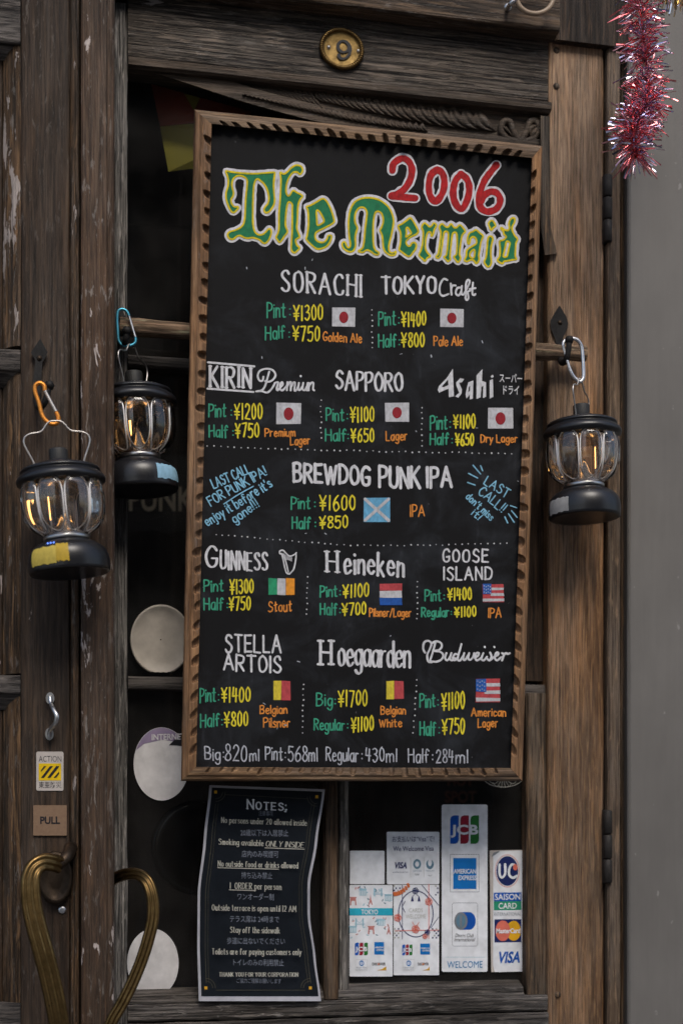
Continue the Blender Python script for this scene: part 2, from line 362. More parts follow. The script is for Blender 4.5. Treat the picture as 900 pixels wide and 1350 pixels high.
def metal(name, col, rough=.35, var=.5, m_=1.0, bump=.1):
    m = mat(name, col, rough, m_); t = NT(m)
    n = t.noise(t.coord((1, 1, 1)), 70, 6, .65); n2 = t.noise(t.coord((1, 1, 1)), 420, 3)
    t.l(t.mix(t.ramp(n, [(.35, var), (.65, 0.0)]), col, tuple(q * .35 for q in col)), t.b.inputs['Base Color'])
    t.l(t.ramp(n, [(.3, min(1, rough + .25)), (.7, rough)]), t.b.inputs['Roughness'])
    t.l(t.bump(n2, bump, .0006), t.b.inputs['Normal']); return m
M = {}
G_ = (.115, .104, .095)
M['leaf_stile'] = wood('dark_stained_wood', (0.013, 0.007, 0.003), (0.041, 0.021, 0.011), (0.062, 0.034, 0.016), flakes=(.42, .36, .33), flake_amt=-.05, bump=.35, cracks=.3, seed=1, tone=.3, grey=(.125, .098, .078), grey_amt=.25, streak=0.18, s=1.6, la=.4, ticks=0.20)
M['leaf_panel'] = wood('panel_wood', (0.020, 0.012, 0.005), (0.082, 0.045, 0.021), (0.177, 0.098, 0.046), flakes=(.42, .36, .33), flake_amt=-.015, bump=1.0, cracks=.7, seed=2.3, grey=(.125, .098, .078), grey_amt=.5, streak=0.70, ticks=0.50)
M['astragal'] = wood('flaking_painted_wood', (0.034, 0.017, 0.009), (0.090, 0.048, 0.024), (0.135, 0.071, 0.037), flakes=(.5, .43, .4), flake_amt=.03, bump=.4, cracks=.35, seed=3.1, grey=(.125, .098, .078), grey_amt=.4, streak=0.22, s=1.5, la=.45, ticks=0.60)
M['grey_post'] = wood('grey_weathered_wood', (0.036, 0.034, 0.030), (0.148, 0.134, 0.122), (0.296, 0.272, 0.249), bump=1.0, cracks=.8, seed=4, grey=(0.217, 0.201, 0.183), grey_amt=.6, streak=0.70, s=1.5, ticks=0.45)
M['rail'] = wood('grey_weathered_rail', (0.017, 0.012, 0.010), (0.076, 0.060, 0.045), (0.153, 0.121, 0.095), axis='x', bump=1.0, cracks=.75, seed=5.5, grey=(0.120, 0.104, 0.090), grey_amt=.6, flakes=(.36, .33, .32), flake_amt=-.045, streak=0.75, s=1.3, la=.8, ticks=0.75)
M['carving'] = wood('carved_wood', (0.020, 0.013, 0.009), (0.083, 0.057, 0.038), (0.127, 0.089, 0.061), axis='x', bump=.45, cracks=.3, seed=6.2, grey=(0.112, 0.090, 0.071), grey_amt=.5, streak=0.35, s=1.3, la=.4, ticks=0.25)
M['lintel'] = wood('lintel_wood', (0.015, 0.010, 0.006), (0.072, 0.045, 0.026), (0.133, 0.084, 0.049), axis='x', bump=.6, cracks=.7, seed=7.7, grey=(0.120, 0.100, 0.085), grey_amt=.4, ticks=0.30)
M['stile'] = wood('warm_brown_wood', (0.069, 0.033, 0.013), (0.260, 0.126, 0.052), (0.409, 0.214, 0.098), bump=.45, cracks=.35, seed=8.4, grey=(0.312, 0.227, 0.161), grey_amt=.7, tone=.62, streak=0.18, s=2.0, la=.36)
M['jamb'] = wood('brown_jamb_wood', (0.039, 0.023, 0.013), (0.142, 0.087, 0.049), (0.223, 0.145, 0.087), bump=.4, cracks=.4, seed=9.2, grey=(0.183, 0.149, 0.122), grey_amt=.6, s=1.5, la=.45)
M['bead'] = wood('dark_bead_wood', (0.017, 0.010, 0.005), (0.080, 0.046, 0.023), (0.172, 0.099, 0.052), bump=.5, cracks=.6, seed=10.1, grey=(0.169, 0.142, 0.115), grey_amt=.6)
M['bead_deep'] = wood('darker_bead_wood', (.01, .006, .004), (.04, .024, .015), (.085, .05, .03), bump=.5, cracks=.6, seed=10.7)  # bead wood in a darker tone, for the upper bead and corner block
M['bead_x'] = wood('dark_bead_rail_wood', (0.016, 0.012, 0.010), (0.065, 0.052, 0.043), (0.140, 0.119, 0.106), axis='x', bump=.6, cracks=.7, seed=11.1, grey=(0.140, 0.127, 0.119), grey_amt=.6)
M['sill'] = wood('worn_sill_wood', (0.017, 0.014, 0.011), (0.076, 0.061, 0.050), (0.162, 0.141, 0.124), axis='x', bump=1.0, cracks=.8, seed=12.9, grey=(0.206, 0.189, 0.184), grey_amt=.6, flakes=(.33, .31, .32), flake_amt=-.01, streak=0.60, ticks=0.60)
M['frame_z'] = wood('bare_frame_wood', (0.087, 0.040, 0.016), (0.278, 0.136, 0.057), (0.398, 0.213, 0.098), bump=.3, cracks=.25, seed=13.3, grey=(0.264, 0.190, 0.133), grey_amt=.5, tone=.4, streak=0.20, s=1.4, la=.35, ticks=0.30)
M['frame_x'] = wood('shaded_frame_rail_wood', (0.058, 0.029, 0.013), (0.181, 0.100, 0.046), (0.274, 0.166, 0.084), axis='x', bump=.3, cracks=.25, seed=14.3, grey=(0.215, 0.174, 0.140), grey_amt=.6, tone=.4, streak=0.25, s=1.4, la=.35)  # bare wood darkened to carry the shadow on the board's top rail
M['stick'] = wood('barked_stick_wood', (0.050, 0.030, 0.016), (0.263, 0.160, 0.091), (0.559, 0.374, 0.239), axis='x', bump=.9, cracks=.7, seed=15.3, grey=(0.359, 0.280, 0.222), grey_amt=.4)
M['iron'] = metal('black_iron', (.018, .017, .017), .5, .3, .6, .3)
M['hinge'] = metal('dark_hinge_iron', (.03, .026, .024), .5, .4, .5, .3)
M['brass'] = metal('aged_brass', (.24, .152, .06), .27, .85, 1, .12)
M['brass_dark'] = metal('dark_bronze', (.075, .055, .04), .4, .6, 1, .2)
M['brass_plate'] = metal('number_plate_brass', (.3, .2, .075), .5, .6, .9, .3)
M['copper'] = metal('brushed_bronze_plate', (.36, .235, .155), .42, .35, .85, .1)
M['chrome'] = metal('worn_chrome', (.62, .62, .62), .22, .3, 1, .05)
M['alu'] = metal('silver_aluminium', (.78, .8, .84), .25, .2, 1, .05)
M['orange_alu'] = metal('orange_aluminium', (.85, .33, .06), .3, .25, .8, .05)
M['blue_alu'] = metal('blue_aluminium', (.1, .42, .58), .28, .2, .8, .05)
M['steel_wire'] = metal('steel_wire', (.6, .57, .54), .28, .3, 1, .05)
M['black_paint'] = mat('satin_black_lacquer', (.009, .0095, .012), .34); M['black_paint'].node_tree.nodes['Principled BSDF'].inputs['Specular IOR Level'].default_value = .55
M['black_rubber'] = mat('black_rubber', (.014, .014, .014), .6)
M['lamp_glass'] = mat('lamp_glass', (.98, .96, .94), .01, 0, Transmission_Weight=1.0, IOR=1.5)
M['rim_highlight'] = mat('white_rim_highlight', (.95, .93, .92), .3, .25)  # pale colour standing for the glints along the flute edges
M['reflector'] = mat('lamp_reflector', (.9, .88, .86), .25, 1.0)
M['filament'] = mat('glowing_filament', (.9, .5, .2), .5); b_ = M['filament'].node_tree.nodes['Principled BSDF']; b_.inputs['Emission Color'].default_value = (1, .5, .15, 1); b_.inputs['Emission Strength'].default_value = 3.2
M['filament_off'] = mat('filament_core', (.55, .4, .25), .5)
M['led'] = mat('blue_led', (.1, .2, .9), .5); b_ = M['led'].node_tree.nodes['Principled BSDF']; b_.inputs['Emission Color'].default_value = (.15, .3, 1, 1); b_.inputs['Emission Strength'].default_value = 1.2
for k, c in (('tape_yellow', (.58, .45, .09)), ('tape_blue', (.3, .52, .68)), ('tape_silver', (.34, .34, .34))): M[k] = paint(k, c, .25, .55, 1, 140)
# chalkboard
m = mat('chalkboard_black', (.010, .011, .013), .7); t = NT(m)
a = t.noise(t.coord((1, 1, 1.1), (0, .4, 0)), 11, 8, .68, .8); b_ = t.noise(t.coord((1, 1, .25), (0, .5, 0)), 60, 6, .65, .5); sp = t.noise(t.coord((1, 1, .6)), 240, 2, .4)
sep = t.n('SeparateXYZ'); t.l(t.coord((1, 1, 1)), sep.inputs[0]); zm = t.ramp(sep.outputs[2], [(.62, 1.0), (.70, .15)])
c = t.mix(t.math('MULTIPLY', zm, t.ramp(a, [(.46, 0.0), (.76, .6)])), (.006, .006, .007), (.036, .041, .05))
c = t.mix(t.math('MULTIPLY', t.ramp(b_, [(.55, 0.0), (.8, .5)]), t.math('MULTIPLY', zm, t.ramp(a, [(.42, 0.0), (.7, 1.0)]))), c, (.085, .09, .11))
c = t.mix(t.ramp(sp, [(.77, 0.0), (.79, .5)]), c, (.18, .18, .2)); t.l(c, t.b.inputs['Base Color']); t.b.inputs['Specular IOR Level'].default_value = .14
t.l(t.bump(b_, .12, .0006), t.b.inputs['Normal']); M['chalkboard'] = m
for k, c in dict(white=(.68, .68, .71), chalk=(.46, .48, .54), yellow=(.76, .64, .04), yellow2=(.72, .56, .01), green=(.05, .34, .21), logo_green=(.02, .2, .085), orange=(.75, .27, .05), blue=(.24, .52, .7), red=(.44, .014, .018), maroon=(.3, .02, .03), flag_white=(.55, .55, .58), flag_red=(.5, .07, .08), flag_blue=(.02, .1, .4), sky_blue=(.14, .4, .62), irish=(.03, .33, .16), flag_orange=(.78, .3, .03), flag_yellow=(.7, .55, .05), outline=(.66, .65, .69)).items():
    M['p_' + k] = paint('paint_' + k, c, .6 if k == 'red' else .5 if k == 'chalk' else .38, seed=len(M) * .37)
# printed inks and papers
for k, c in dict(card=(.8, .82, .86), paper=(.7, .7, .7), ink=(.02, .02, .025), grey=(.2, .22, .25), palegrey=(.42, .42, .38), navy=(.015, .025, .12), cblue=(.01, .09, .42), amex=(.01, .17, .52), cred=(.3, .02, .04), cgreen=(.03, .18, .04), teal=(.03, .4, .55), lblue=(.33, .55, .66), pink=(.55, .22, .2), orange=(.65, .16, .05), gold=(.6, .32, .03), green=(.03, .28, .16), coral=(.7, .17, .12), sun=(.75, .4, .02), welcome=(.02, .2, .45), steel=(.12, .22, .3), purple=(.3, .24, .37), cream=(.42, .38, .33), disc=(.68, .665, .67), signblack=(.012, .015, .02), signline=(.08, .075, .055), signtext=(.5, .49, .43), signjp=(.2, .22, .27), signwhite=(.45, .45, .5), warn=(.75, .5, .01), offwhite=(.52, .47, .43)).items():
    M['k_' + k] = paint('print_' + k, c, .08, .45, len(M) * .21, 120)
M['k_signblack'].node_tree.nodes['Principled BSDF'].inputs['Roughness'].default_value = .3

# ------------------------------------------------------------------ the setting
def timber(name, pl, px0, px1, py0, py1, h0, h1, along, mt, parent, label=None, **kw):
    mx = (px0 + px1) / 2
    mb = MB(); mb.beam(pl, pl.U(px0, h1), pl.U(px1, h1), pl.Z(mx, py1, h1), pl.Z(mx, py0, h1), h0, h1, along, **kw)
    return mb.build(name, mt, parent, label)
def box(mb, x0, x1, y0, y1, z0, z1, mi=0):
    v = [(x, y, z) for z in (z0, z1) for x, y in ((x0, y0), (x1, y0), (x1, y1), (x0, y1))]
    mb.add(v, [(0, 3, 2, 1), (4, 5, 6, 7), (0, 1, 5, 4), (1, 2, 6, 5), (2, 3, 7, 6), (3, 0, 4, 7)], mi)
m = mat('paving_grey', (.16, .155, .15), .85); t = NT(m)
t.l(t.ramp(t.noise(t.coord((1, 1, 1)), 6, 8), [(.3, (.1, .098, .095)), (.7, (.2, .195, .19))]), t.b.inputs['Base Color']); M['paving'] = m
mb = MB(); mb.add([(-30, -14, 0), (30, -14, 0), (30, .0, 0), (-30, .0, 0)], [(0, 1, 2, 3)]); g = mb.build('pavement', M['paving']); g['kind'] = 'structure'
m = mat('far_facade', (.06, .055, .05), .8); t = NT(m)
br = t.n('TexBrick'); br.inputs['Scale'].default_value = 4; t.l(t.coord((1, 1, 1), (R(90), 0, 0)), br.inputs['Vector'])
br.inputs['Color1'].default_value = (.07, .05, .04, 1); br.inputs['Color2'].default_value = (.05, .04, .034, 1); br.inputs['Mortar'].default_value = (.09, .085, .08, 1); t.l(br.outputs[0], t.b.inputs['Base Color']); M['facade'] = m
M['far_glass'] = mat('far_window_glass', (.02, .025, .03), .1)
ob = thing('added_opposite_building', 'unseen dark brick building added across the street to darken the door glass reflections', 'building', (0, -9, 0))  # unseen, added and sized to keep reflections in the panes dark
mb = MB(); box(mb, -3, 8, -13, -9, .0, 8.6); mb.build('wall', M['facade'], ob)
for i in range(6):
    for j in range(2):
        mb = MB(); x = -2.4 + i * 1.75; z = 1.0 + j * 3.1; box(mb, x, x + 1.0, -9.03, -8.97, z, z + 1.7); mb.build('window', M['far_glass'], ob)

# inside of the bar
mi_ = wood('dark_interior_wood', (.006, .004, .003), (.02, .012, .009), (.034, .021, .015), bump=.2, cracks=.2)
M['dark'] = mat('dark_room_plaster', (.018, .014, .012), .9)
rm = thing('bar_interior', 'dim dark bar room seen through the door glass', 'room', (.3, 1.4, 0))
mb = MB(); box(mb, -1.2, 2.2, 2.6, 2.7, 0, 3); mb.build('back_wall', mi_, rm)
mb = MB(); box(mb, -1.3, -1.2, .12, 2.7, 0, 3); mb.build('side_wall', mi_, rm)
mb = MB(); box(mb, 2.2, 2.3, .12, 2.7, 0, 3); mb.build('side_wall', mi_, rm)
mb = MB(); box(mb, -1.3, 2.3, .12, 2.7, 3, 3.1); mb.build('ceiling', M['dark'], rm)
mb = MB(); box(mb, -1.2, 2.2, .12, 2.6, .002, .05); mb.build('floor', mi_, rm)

# grey wall on the right
m = mat('grey_painted_panel', (.175, .168, .162), .55); t = NT(m)
n1 = t.noise(t.coord((1, 1, .05)), 160, 5, .6); n2 = t.noise(t.coord((1, 1, .5)), 5, 5, .6); sp = t.noise(t.coord((1, 1, .7)), 95, 2, .4); n3 = t.noise(t.coord((1, 1, .12), (0, .1, 0)), 24, 5, .7)
c = t.ramp(n2, [(.3, (.108, .101, .094)), (.7, (.168, .158, .148))]); c = t.mix(.18, c, t.ramp(n1, [(.3, .7), (.7, 1.1)]), 'MULTIPLY')
c = t.mix(t.ramp(sp, [(.735, 0.0), (.76, .6)]), c, (.3, .29, .28)); c = t.mix(t.ramp(n3, [(.66, 0.0), (.8, .5)]), c, (.2, .2, .205)); t.l(c, t.b.inputs['Base Color']); t.l(t.bump(n1, .2, .0008), t.b.inputs['Normal']); M['wall'] = m
gw = thing('grey_wall', 'grey painted wall panel at the right of the wooden door frame', 'wall', WALL.w(WALL.U(900), 0, -.05))
mb = MB(); mb.beam(WALL, WALL.U(828), WALL.U(1500), 0, 2.9, -.1, 0, 'z', ch=.004, n=60); mb.build('panel', M['wall'], gw)

# door frame: lintel and right jamb
fr = thing('door_frame', 'weathered wooden door frame with lintel above and jamb beside the hinges', 'door frame', DOOR.w(DOOR.U(812), 0, -.03))
mb = MB(); mb.beam(DOOR, DOOR.U(-200), DOOR.U(738, .03), DOOR.Z(600, 24, .03), DOOR.Z(600, -120, .03), -.06, .03, 'x', ch=.004, wob=.0012, n=50); mb.build('lintel', M['lintel'], fr)
timber('jamb', DOOR, 801, 818, -150, 1700, -.08, .006, 'z', M['jamb'], fr, n=60, wob=.0008)
timber('jamb', DOOR, 818.6, 823, -150, 1700, -.08, -.012, 'z', M['bead'], fr, n=60)
mb = MB(); mb.beam(DOOR, DOOR.U(-200), DOOR.U(900), 2.45, 2.9, -.1, -.0601, 'x'); mb.build('head_board', M['bead_x'], fr)
mb = MB(); mb.beam(DOOR, DOOR.U(823.5), DOOR.U(840), .01, 2.9, -.1, -.05, 'z'); mb.build('rebate', M['dark'], fr)
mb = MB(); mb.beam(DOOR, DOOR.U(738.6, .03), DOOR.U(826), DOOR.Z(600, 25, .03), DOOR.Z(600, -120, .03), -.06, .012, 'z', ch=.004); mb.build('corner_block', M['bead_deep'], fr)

# ---- the right-hand leaf, with the glass
rd = thing('door_leaf', 'glazed weathered oak door leaf with carved top, hinged at the right behind the menu board', 'door', DOOR.w(0, 0.02, -.02))
ZR = DOOR.Z(445, 105); ZT = DOOR.Z(450, 3); ZB = DOOR.Z(445, 1319)
timber('stile', DOOR, 100, 168, 0, 1700, -.045, -.001, 'z', M['grey_post'], rd, n=70, wob=.0008)
st = MB(); st.beam(DOOR, DOOR.U(722.5), DOOR.U(796), .03, DOOR.Z(760, 42), -.045, 0, 'z', ch=.003, n=70, wob=.0008); sto = st.build('stile', M['stile'], rd, 'warm brown hinge stile')
for x, y in ((733, 66), (733, 113), (735, 1312)):
    mb = MB(); c = DOOR.at(x, y, .0); mb.lathe([(.0001, .0022), (.0035, .002), (.0046, .0002), (.0048, -.002)], c, 14, axis=Matrix.Rotation(R(90), 3, 'X')); mb.build('peg', M['bead'], sto)
rl = MB(); rl.beam(DOOR, DOOR.U(168.6), DOOR.U(722), ZR, ZT, -.045, .001, 'x', ch=.003, n=60, wob=.001); rl.build('top_rail', M['rail'], rd)
# strip under the rail, bargeboard-shaped board with carving
F = lambda x, y, h: DOOR.at(x, y, h)
mb = MB(); mb.profile(DOOR, [(ZR - .0155, -.03), (ZR - .0005, -.03), (ZR - .0005, .004), (ZR - .004, .009), (ZR - .0125, .0085), (ZR - .0155, .004)], DOOR.U(169), DOOR.U(724), 'x', wob=.0008, n=50); mb.build('moulding', M['carving'], rd)
low = [(168.5, 86), (205, 97), (240, 108), (280, 121), (320, 134), (365, 147), (407, 158), (460, 170), (520, 180), (600, 189), (660, 194), (712, 198)]
top = [(712, 150), (600, 139), (460, 123.5), (320, 109), (240, 96), (168.5, 84.5)]
mb = MB(); mb.plate(F, low + top, -.008, -.03); ab = mb.build('arched_board', M['carving'], rd)
def topy(x): return 86 + (x - 168.5) * .1165
def lowy(x):
    for (x0, y0), (x1, y1) in zip(low[:-1], low[1:]):
        if x0 <= x <= x1: return y0 + (y1 - y0) * (x - x0) / (x1 - x0)
    return low[-1][1]
mb = MB()
for k, (o0, o1, h) in enumerate(((-14, -.5, -.001),)):            # plain lower band of the arch
    lo = crom(low, 4); n = len(lo); rings = []
    for x, y in lo:
        wd = max(1, min(y - topy(x) - 1.5, 23 if x < 420 else 15))
        rings.append([F(x, y + .6, -.029), F(x, y, h - .002), F(x, y - 1, h), F(x, y - wd + 1, h), F(x, y - wd, h - .003), F(x, y - wd, -.02)])
    mb.loft(rings, 0, False, True, True)
mb.build('arch_band', M['carving'], rd)
def lobe(mb, c, ax, ay, hgt, n=10, base=-.008):
    """one gouged leaf of the carving: a half-round ridge tapering at both ends"""
    rings = []
    for i in range(n + 1):
        s_ = -1 + 2 * i / n; wd = max(.03, (1 - abs(s_) ** 1.7)) ** .75
        ring = []
        for k in range(15):
            a = math.pi * k / 14
            px = c[0] + ax[0] * s_ + ay[0] * math.cos(a) * wd + ay[0] * .9 * s_ * s_; py = c[1] + ax[1] * s_ + ay[1] * math.cos(a) * wd + ay[1] * .9 * s_ * s_
            ring.append(F(px, py, base + hgt * (math.sin(a) ** .65 - .5 * math.exp(-(math.cos(a) / .2) ** 2)) * wd))
        rings.append(ring)
    mb.loft(rings, 0, True, False, False)
mb = MB(); x = 296.0
while x < 646:
    a = topy(x) + 3.5; b = lowy(x) - 14; mid = b if x < 420 else a + (b - a) * (.62 + .36 * min(1, (x - 420) / 150)); wdt = 4.5 + 14.5 * ((x - 296) / 350) ** 1.5
    hh = max(2.0, (mid - a) / 2 - .5); lobe(mb, (x, (a + mid) / 2), (hh * .62 + 1.5, hh * .98), (wdt * .54, -wdt * .2), .003 + .0045 * min(1, (x - 296) / 260)); x += wdt * .98
x = 322.0
while x < 560:                                                   # lower twisted row
    b = lowy(x) - 13; wdt = 5.5 + (x - 322) * .012; hh = min(6.5, 1.8 + (x - 322) * .05)
    lobe(mb, (x, b - hh + 4), (hh * .6, hh * .95), (wdt * .5, -wdt * .1), .0055, 10, -.002); x += wdt * 1.02
for cx, s_ in ((671, -1), (699, 1)):                              # two looped leaves at the end
    pts = [(685 + s_ * 1.5, 186), (cx - s_ * 5, 172), (cx - s_ * 1, 161), (cx + s_ * 7, 160), (cx + s_ * 11, 170), (cx + s_ * 4, 182), (685 + s_ * 3, 188)]
    mb.tube([F(x, y, -.005) for x, y in crom(pts, 5)], .0046, 8)
    lobe(mb, (cx + s_ * 3, 171), (s_ * 6.5, -10), (6, 5), .0095)
    lobe(mb, (cx - s_ * 6, 178), (s_ * 4, -9), (2.2, 1.2), .007)
mb.build('carved_leaves', M['carving'], rd)
mb = MB(); mb.plate(F, [(712.4, 152), (724, 153), (726, 300), (734, 334), (718, 336), (713, 300)], .007, -.03); mb.build('carved_bracket', M['bead'], rd)
# beads, mullions, sill
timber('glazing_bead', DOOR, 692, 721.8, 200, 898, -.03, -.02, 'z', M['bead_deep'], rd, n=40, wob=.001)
timber('glazing_bead', DOOR, 694, 721.8, 914, 1318, -.03, -.009, 'z', M['bead'], rd, n=50, wob=.0012)
timber('mullion', DOOR, 427, 446, 497, 1318, -.034, -.006, 'z', M['bead'], rd, n=50, wob=.0012)
timber('mullion', DOOR, 447, 460, 497, 1318, -.034, -.015, 'z', M['grey_post'], rd, n=50, wob=.001)
timber('muntin', DOOR, 168.8, 694, 484, 499, -.034, -.012, 'x', M['bead_x'], rd, n=40)
timber('muntin', DOOR, 168.8, 721, 897, 914, -.034, -.012, 'x', M['bead_x'], rd, n=40)
mb = MB(); z1 = DOOR.Z(590, 1301, -.012)
mb.profile(DOOR, [(ZB, -.034), (z1 + .006, -.034), (z1 + .001, -.022), (z1 - .003, -.012), (ZB, -.008)], DOOR.U(168.8), DOOR.U(693), 'x', wob=.0008, n=40); mb.build('sill', M['sill'], rd)
mb = MB(); zc = DOOR.Z(445, 1343)
mb.beam(DOOR, DOOR.U(168.6), DOOR.U(722), zc + .0012, ZB - .0005, -.045, .0, 'x', ch=.004, n=60, wob=.0015); mb.beam(DOOR, DOOR.U(168.6), DOOR.U(722), zc - .16, zc, -.045, .003, 'x', ch=.004, n=60, wob=.0015); mb.build('bottom_rail', M['sill'], rd)
mb = MB(); mb.beam(DOOR, DOOR.U(168.6), DOOR.U(722), .03, zc - .162, -.045, -.008, 'x'); mb.build('lower_panel', M['sill'], rd)
m = bpy.data.materials.new('window_glass'); m.use_nodes = True; nt = m.node_tree; nt.nodes.clear()
o_ = nt.nodes.new('ShaderNodeOutputMaterial'); tr = nt.nodes.new('ShaderNodeBsdfTransparent'); gl = nt.nodes.new('ShaderNodeBsdfGlossy'); mx = nt.nodes.new('ShaderNodeMixShader'); fz = nt.nodes.new('ShaderNodeFresnel'); fz.inputs[0].default_value = 1.45
tr.inputs[0].default_value = (.78, .8, .78, 1); gl.inputs['Roughness'].default_value = .03; nt.links.new(fz.outputs[0], mx.inputs[0]); nt.links.new(tr.outputs[0], mx.inputs[1]); nt.links.new(gl.outputs[0], mx.inputs[2])
df = nt.nodes.new('ShaderNodeBsdfDiffuse'); df.inputs[0].default_value = (.5, .48, .46, 1); m2 = nt.nodes.new('ShaderNodeMixShader'); nz = nt.nodes.new('ShaderNodeTexNoise'); tc_ = nt.nodes.new('ShaderNodeTexCoord'); nz.inputs['Scale'].default_value = 14; nz.inputs['Detail'].default_value = 7; rp_ = nt.nodes.new('ShaderNodeMapRange'); rp_.inputs[1].default_value = .35; rp_.inputs[2].default_value = .75; rp_.inputs[3].default_value = .004; rp_.inputs[4].default_value = .035
nt.links.new(tc_.outputs['Object'], nz.inputs[0]); nt.links.new(nz.outputs[0], rp_.inputs[0]); nt.links.new(rp_.outputs[0], m2.inputs[0]); nt.links.new(mx.outputs[0], m2.inputs[1]); nt.links.new(df.outputs[0], m2.inputs[2]); nt.links.new(m2.outputs[0], o_.inputs[0]); M['glass'] = m
mb = MB(); a_, b__ = GLASS.U(150), GLASS.U(715); mb.add([GLASS.w(a_, GLASS.Z(440, 1330), -.001), GLASS.w(b__, GLASS.Z(440, 1330), -.001), GLASS.w(b__, GLASS.Z(440, 60), -.001), GLASS.w(a_, GLASS.Z(440, 60), -.001)], [(0, 1, 2, 3)]); mb.build('glass_pane', M['glass'], rd)
# hinges
for y0, y1 in ((233, 322), (1068, 1165)):
    mb = MB(); u = DOOR.U(798); z0, z1 = DOOR.Z(798, y1), DOOR.Z(798, y0)
    for k in range(3):
        a = z0 + (z1 - z0) * k / 3 + .0006; b = z0 + (z1 - z0) * (k + 1) / 3 - .0006
        mb.lathe([(.0001, a), (.005, a), (.0062, a + .0012), (.0062, b - .0012), (.005, b), (.0001, b)], DOOR.w(u, 0, .007) , 20)
    mb.beam(DOOR, u - .0052, u + .0068, z0, z1, -.004, .0025, 'z', ch=.0008); mb.build('hinge', M['hinge'], rd)
# iron hooks
def hook(parent, pl, outline, rivet, prong):
    mb = MB(); mb.plate(lambda x, y, h: pl.at(x, y, h), outline, .0035, .0003)
    mb.tube([pl.at(x, y, h) for x, y, h in crom(prong, 5)], lambda s_: .0048 - .0012 * s_, 10)
    e = pl.at(*prong[-1]); mb.lathe([(.0001, -.006), (.0045, -.0042), (.0062, 0), (.0045, .0042), (.0001, .006)], e, 14)
    hk = mb.build('coat_hook', M['iron'], parent)
    mb = MB(); c = pl.at(*rivet, .0035); mb.lathe([(.0001, .0022), (.0022, .0018), (.0034, .0001)], c, 14, axis=Matrix.Rotation(R(90), 3, 'X')); mb.build('rivet', M['brass_dark'], hk)
hook(rd, DOOR, zz('228,88 246,118 264,150 273,182 268,212 254,240 245,262 246,300 240,340 216,340 208,300 206,268 194,240 182,208 180,170 200,130', 680, 380, 3.973), (738, 425), [(737, 456, .004), (738, 470, .02), (741, 478, .045), (746, 474, .062), (749, 460, .066), (750, 448, .066)])
hook(rd, DOOR, zz('515,85 532,120 528,150 520,200 505,200 498,150 498,120', 0, 380, 3.215), (160, 420), [(160, 435, .004), (160, 446, .02), (163, 452, .038), (166, 446, .045), (167, 436, .046)])

# ---- the left-hand leaf
ld = thing('door_leaf', 'dark stained panelled door leaf with flaking edge strip, standing ajar at the left', 'door', LEAF.w(-.25, .02, -.02))
timber('stile', LEAF, 27.5, 92, -150, 1700, -.045, -.004, 'z', M['leaf_stile'], ld, n=70, wob=.0008)
u0, u1 = LEAF.U(92.3), LEAF.U(105.5)
mb = MB(); mb.profile(LEAF, [(u0, -.03), (u0, -.008), (u0 + .002, -.004), (u0 + .006, -.0005), (u0 + .010, -.001), (u1 - .001, -.006), (u1, -.03)], .05, LEAF.Z(98, -150), 'z', wob=.0004, n=60); mb.build('moulding', M['leaf_panel'], ld)
u0, u1 = LEAF.U(106.5, .01), LEAF.U(150, .01)
mb = MB(); mb.profile(LEAF, [(u0, -.045), (u0, .006), (u0 + .0025, .0095), (u1 - .009, .0102), (u1 - .0075, .0065), (u1 - .003, .007), (u1 - .0006, .004), (u1, -.0005), (u1, -.045)], .03, LEAF.Z(128, -150), 'z', wob=.0007, n=80); mb.build('edge_strip', M['astragal'], ld, 'edge strip with flaking pale paint')
for y0, y1 in ((-160, 44), (453, 482), (888, 913), (1326, 1390)):
    timber('rail', LEAF, -300, 26.8, y0, y1, -.04, -.005, 'x', M['bead_x'], ld, n=30)
for y0, y1 in ((45, 452), (483, 887), (914, 1325)):
    ua, ub = LEAF.U(1), LEAF.U(26.5); mb = MB()
    mb.profile(LEAF, [(ua, -.04), (ua, -.028), (ua + .002, -.025), (ua + .007, -.018), (ub - .006, -.011), (ub, -.009), (ub, -.04)], LEAF.Z(14, y1 - .4), LEAF.Z(14, y0 + .4), 'z', wob=.0008, n=40); mb.build('panel_moulding', M['leaf_panel'], ld)
    mb = MB(); mb.beam(LEAF, LEAF.U(-300), LEAF.U(.6), LEAF.Z(0, y1 - .4), LEAF.Z(0, y0 + .4), -.04, -.026, 'z'); mb.build('panel', M['leaf_stile'], ld)
    mb = MB(); uu0, uu1 = LEAF.U(-300), LEAF.U(26); zt_ = LEAF.Z(14, y0 + .6); mb.profile(LEAF, [(zt_, -.035), (zt_, -.008), (zt_ - .006, -.012), (zt_ - .018, -.0245), (zt_ - .018, -.035)], uu0, uu1, 'x', wob=.0006, n=20); mb.build('panel_moulding', M['bead_x'], ld)
hook(ld, LEAF, zz('170,213 202,270 190,298 180,312 178,340 175,400 168,470 162,484 152,484 146,470 140,400 146,340 150,305 131,272', 0, 380, 3.215), (52, 472), [(49, 520, .0), (49, 532, .014), (53, 537, .03), (60, 528, .036), (65, 508, .036)])
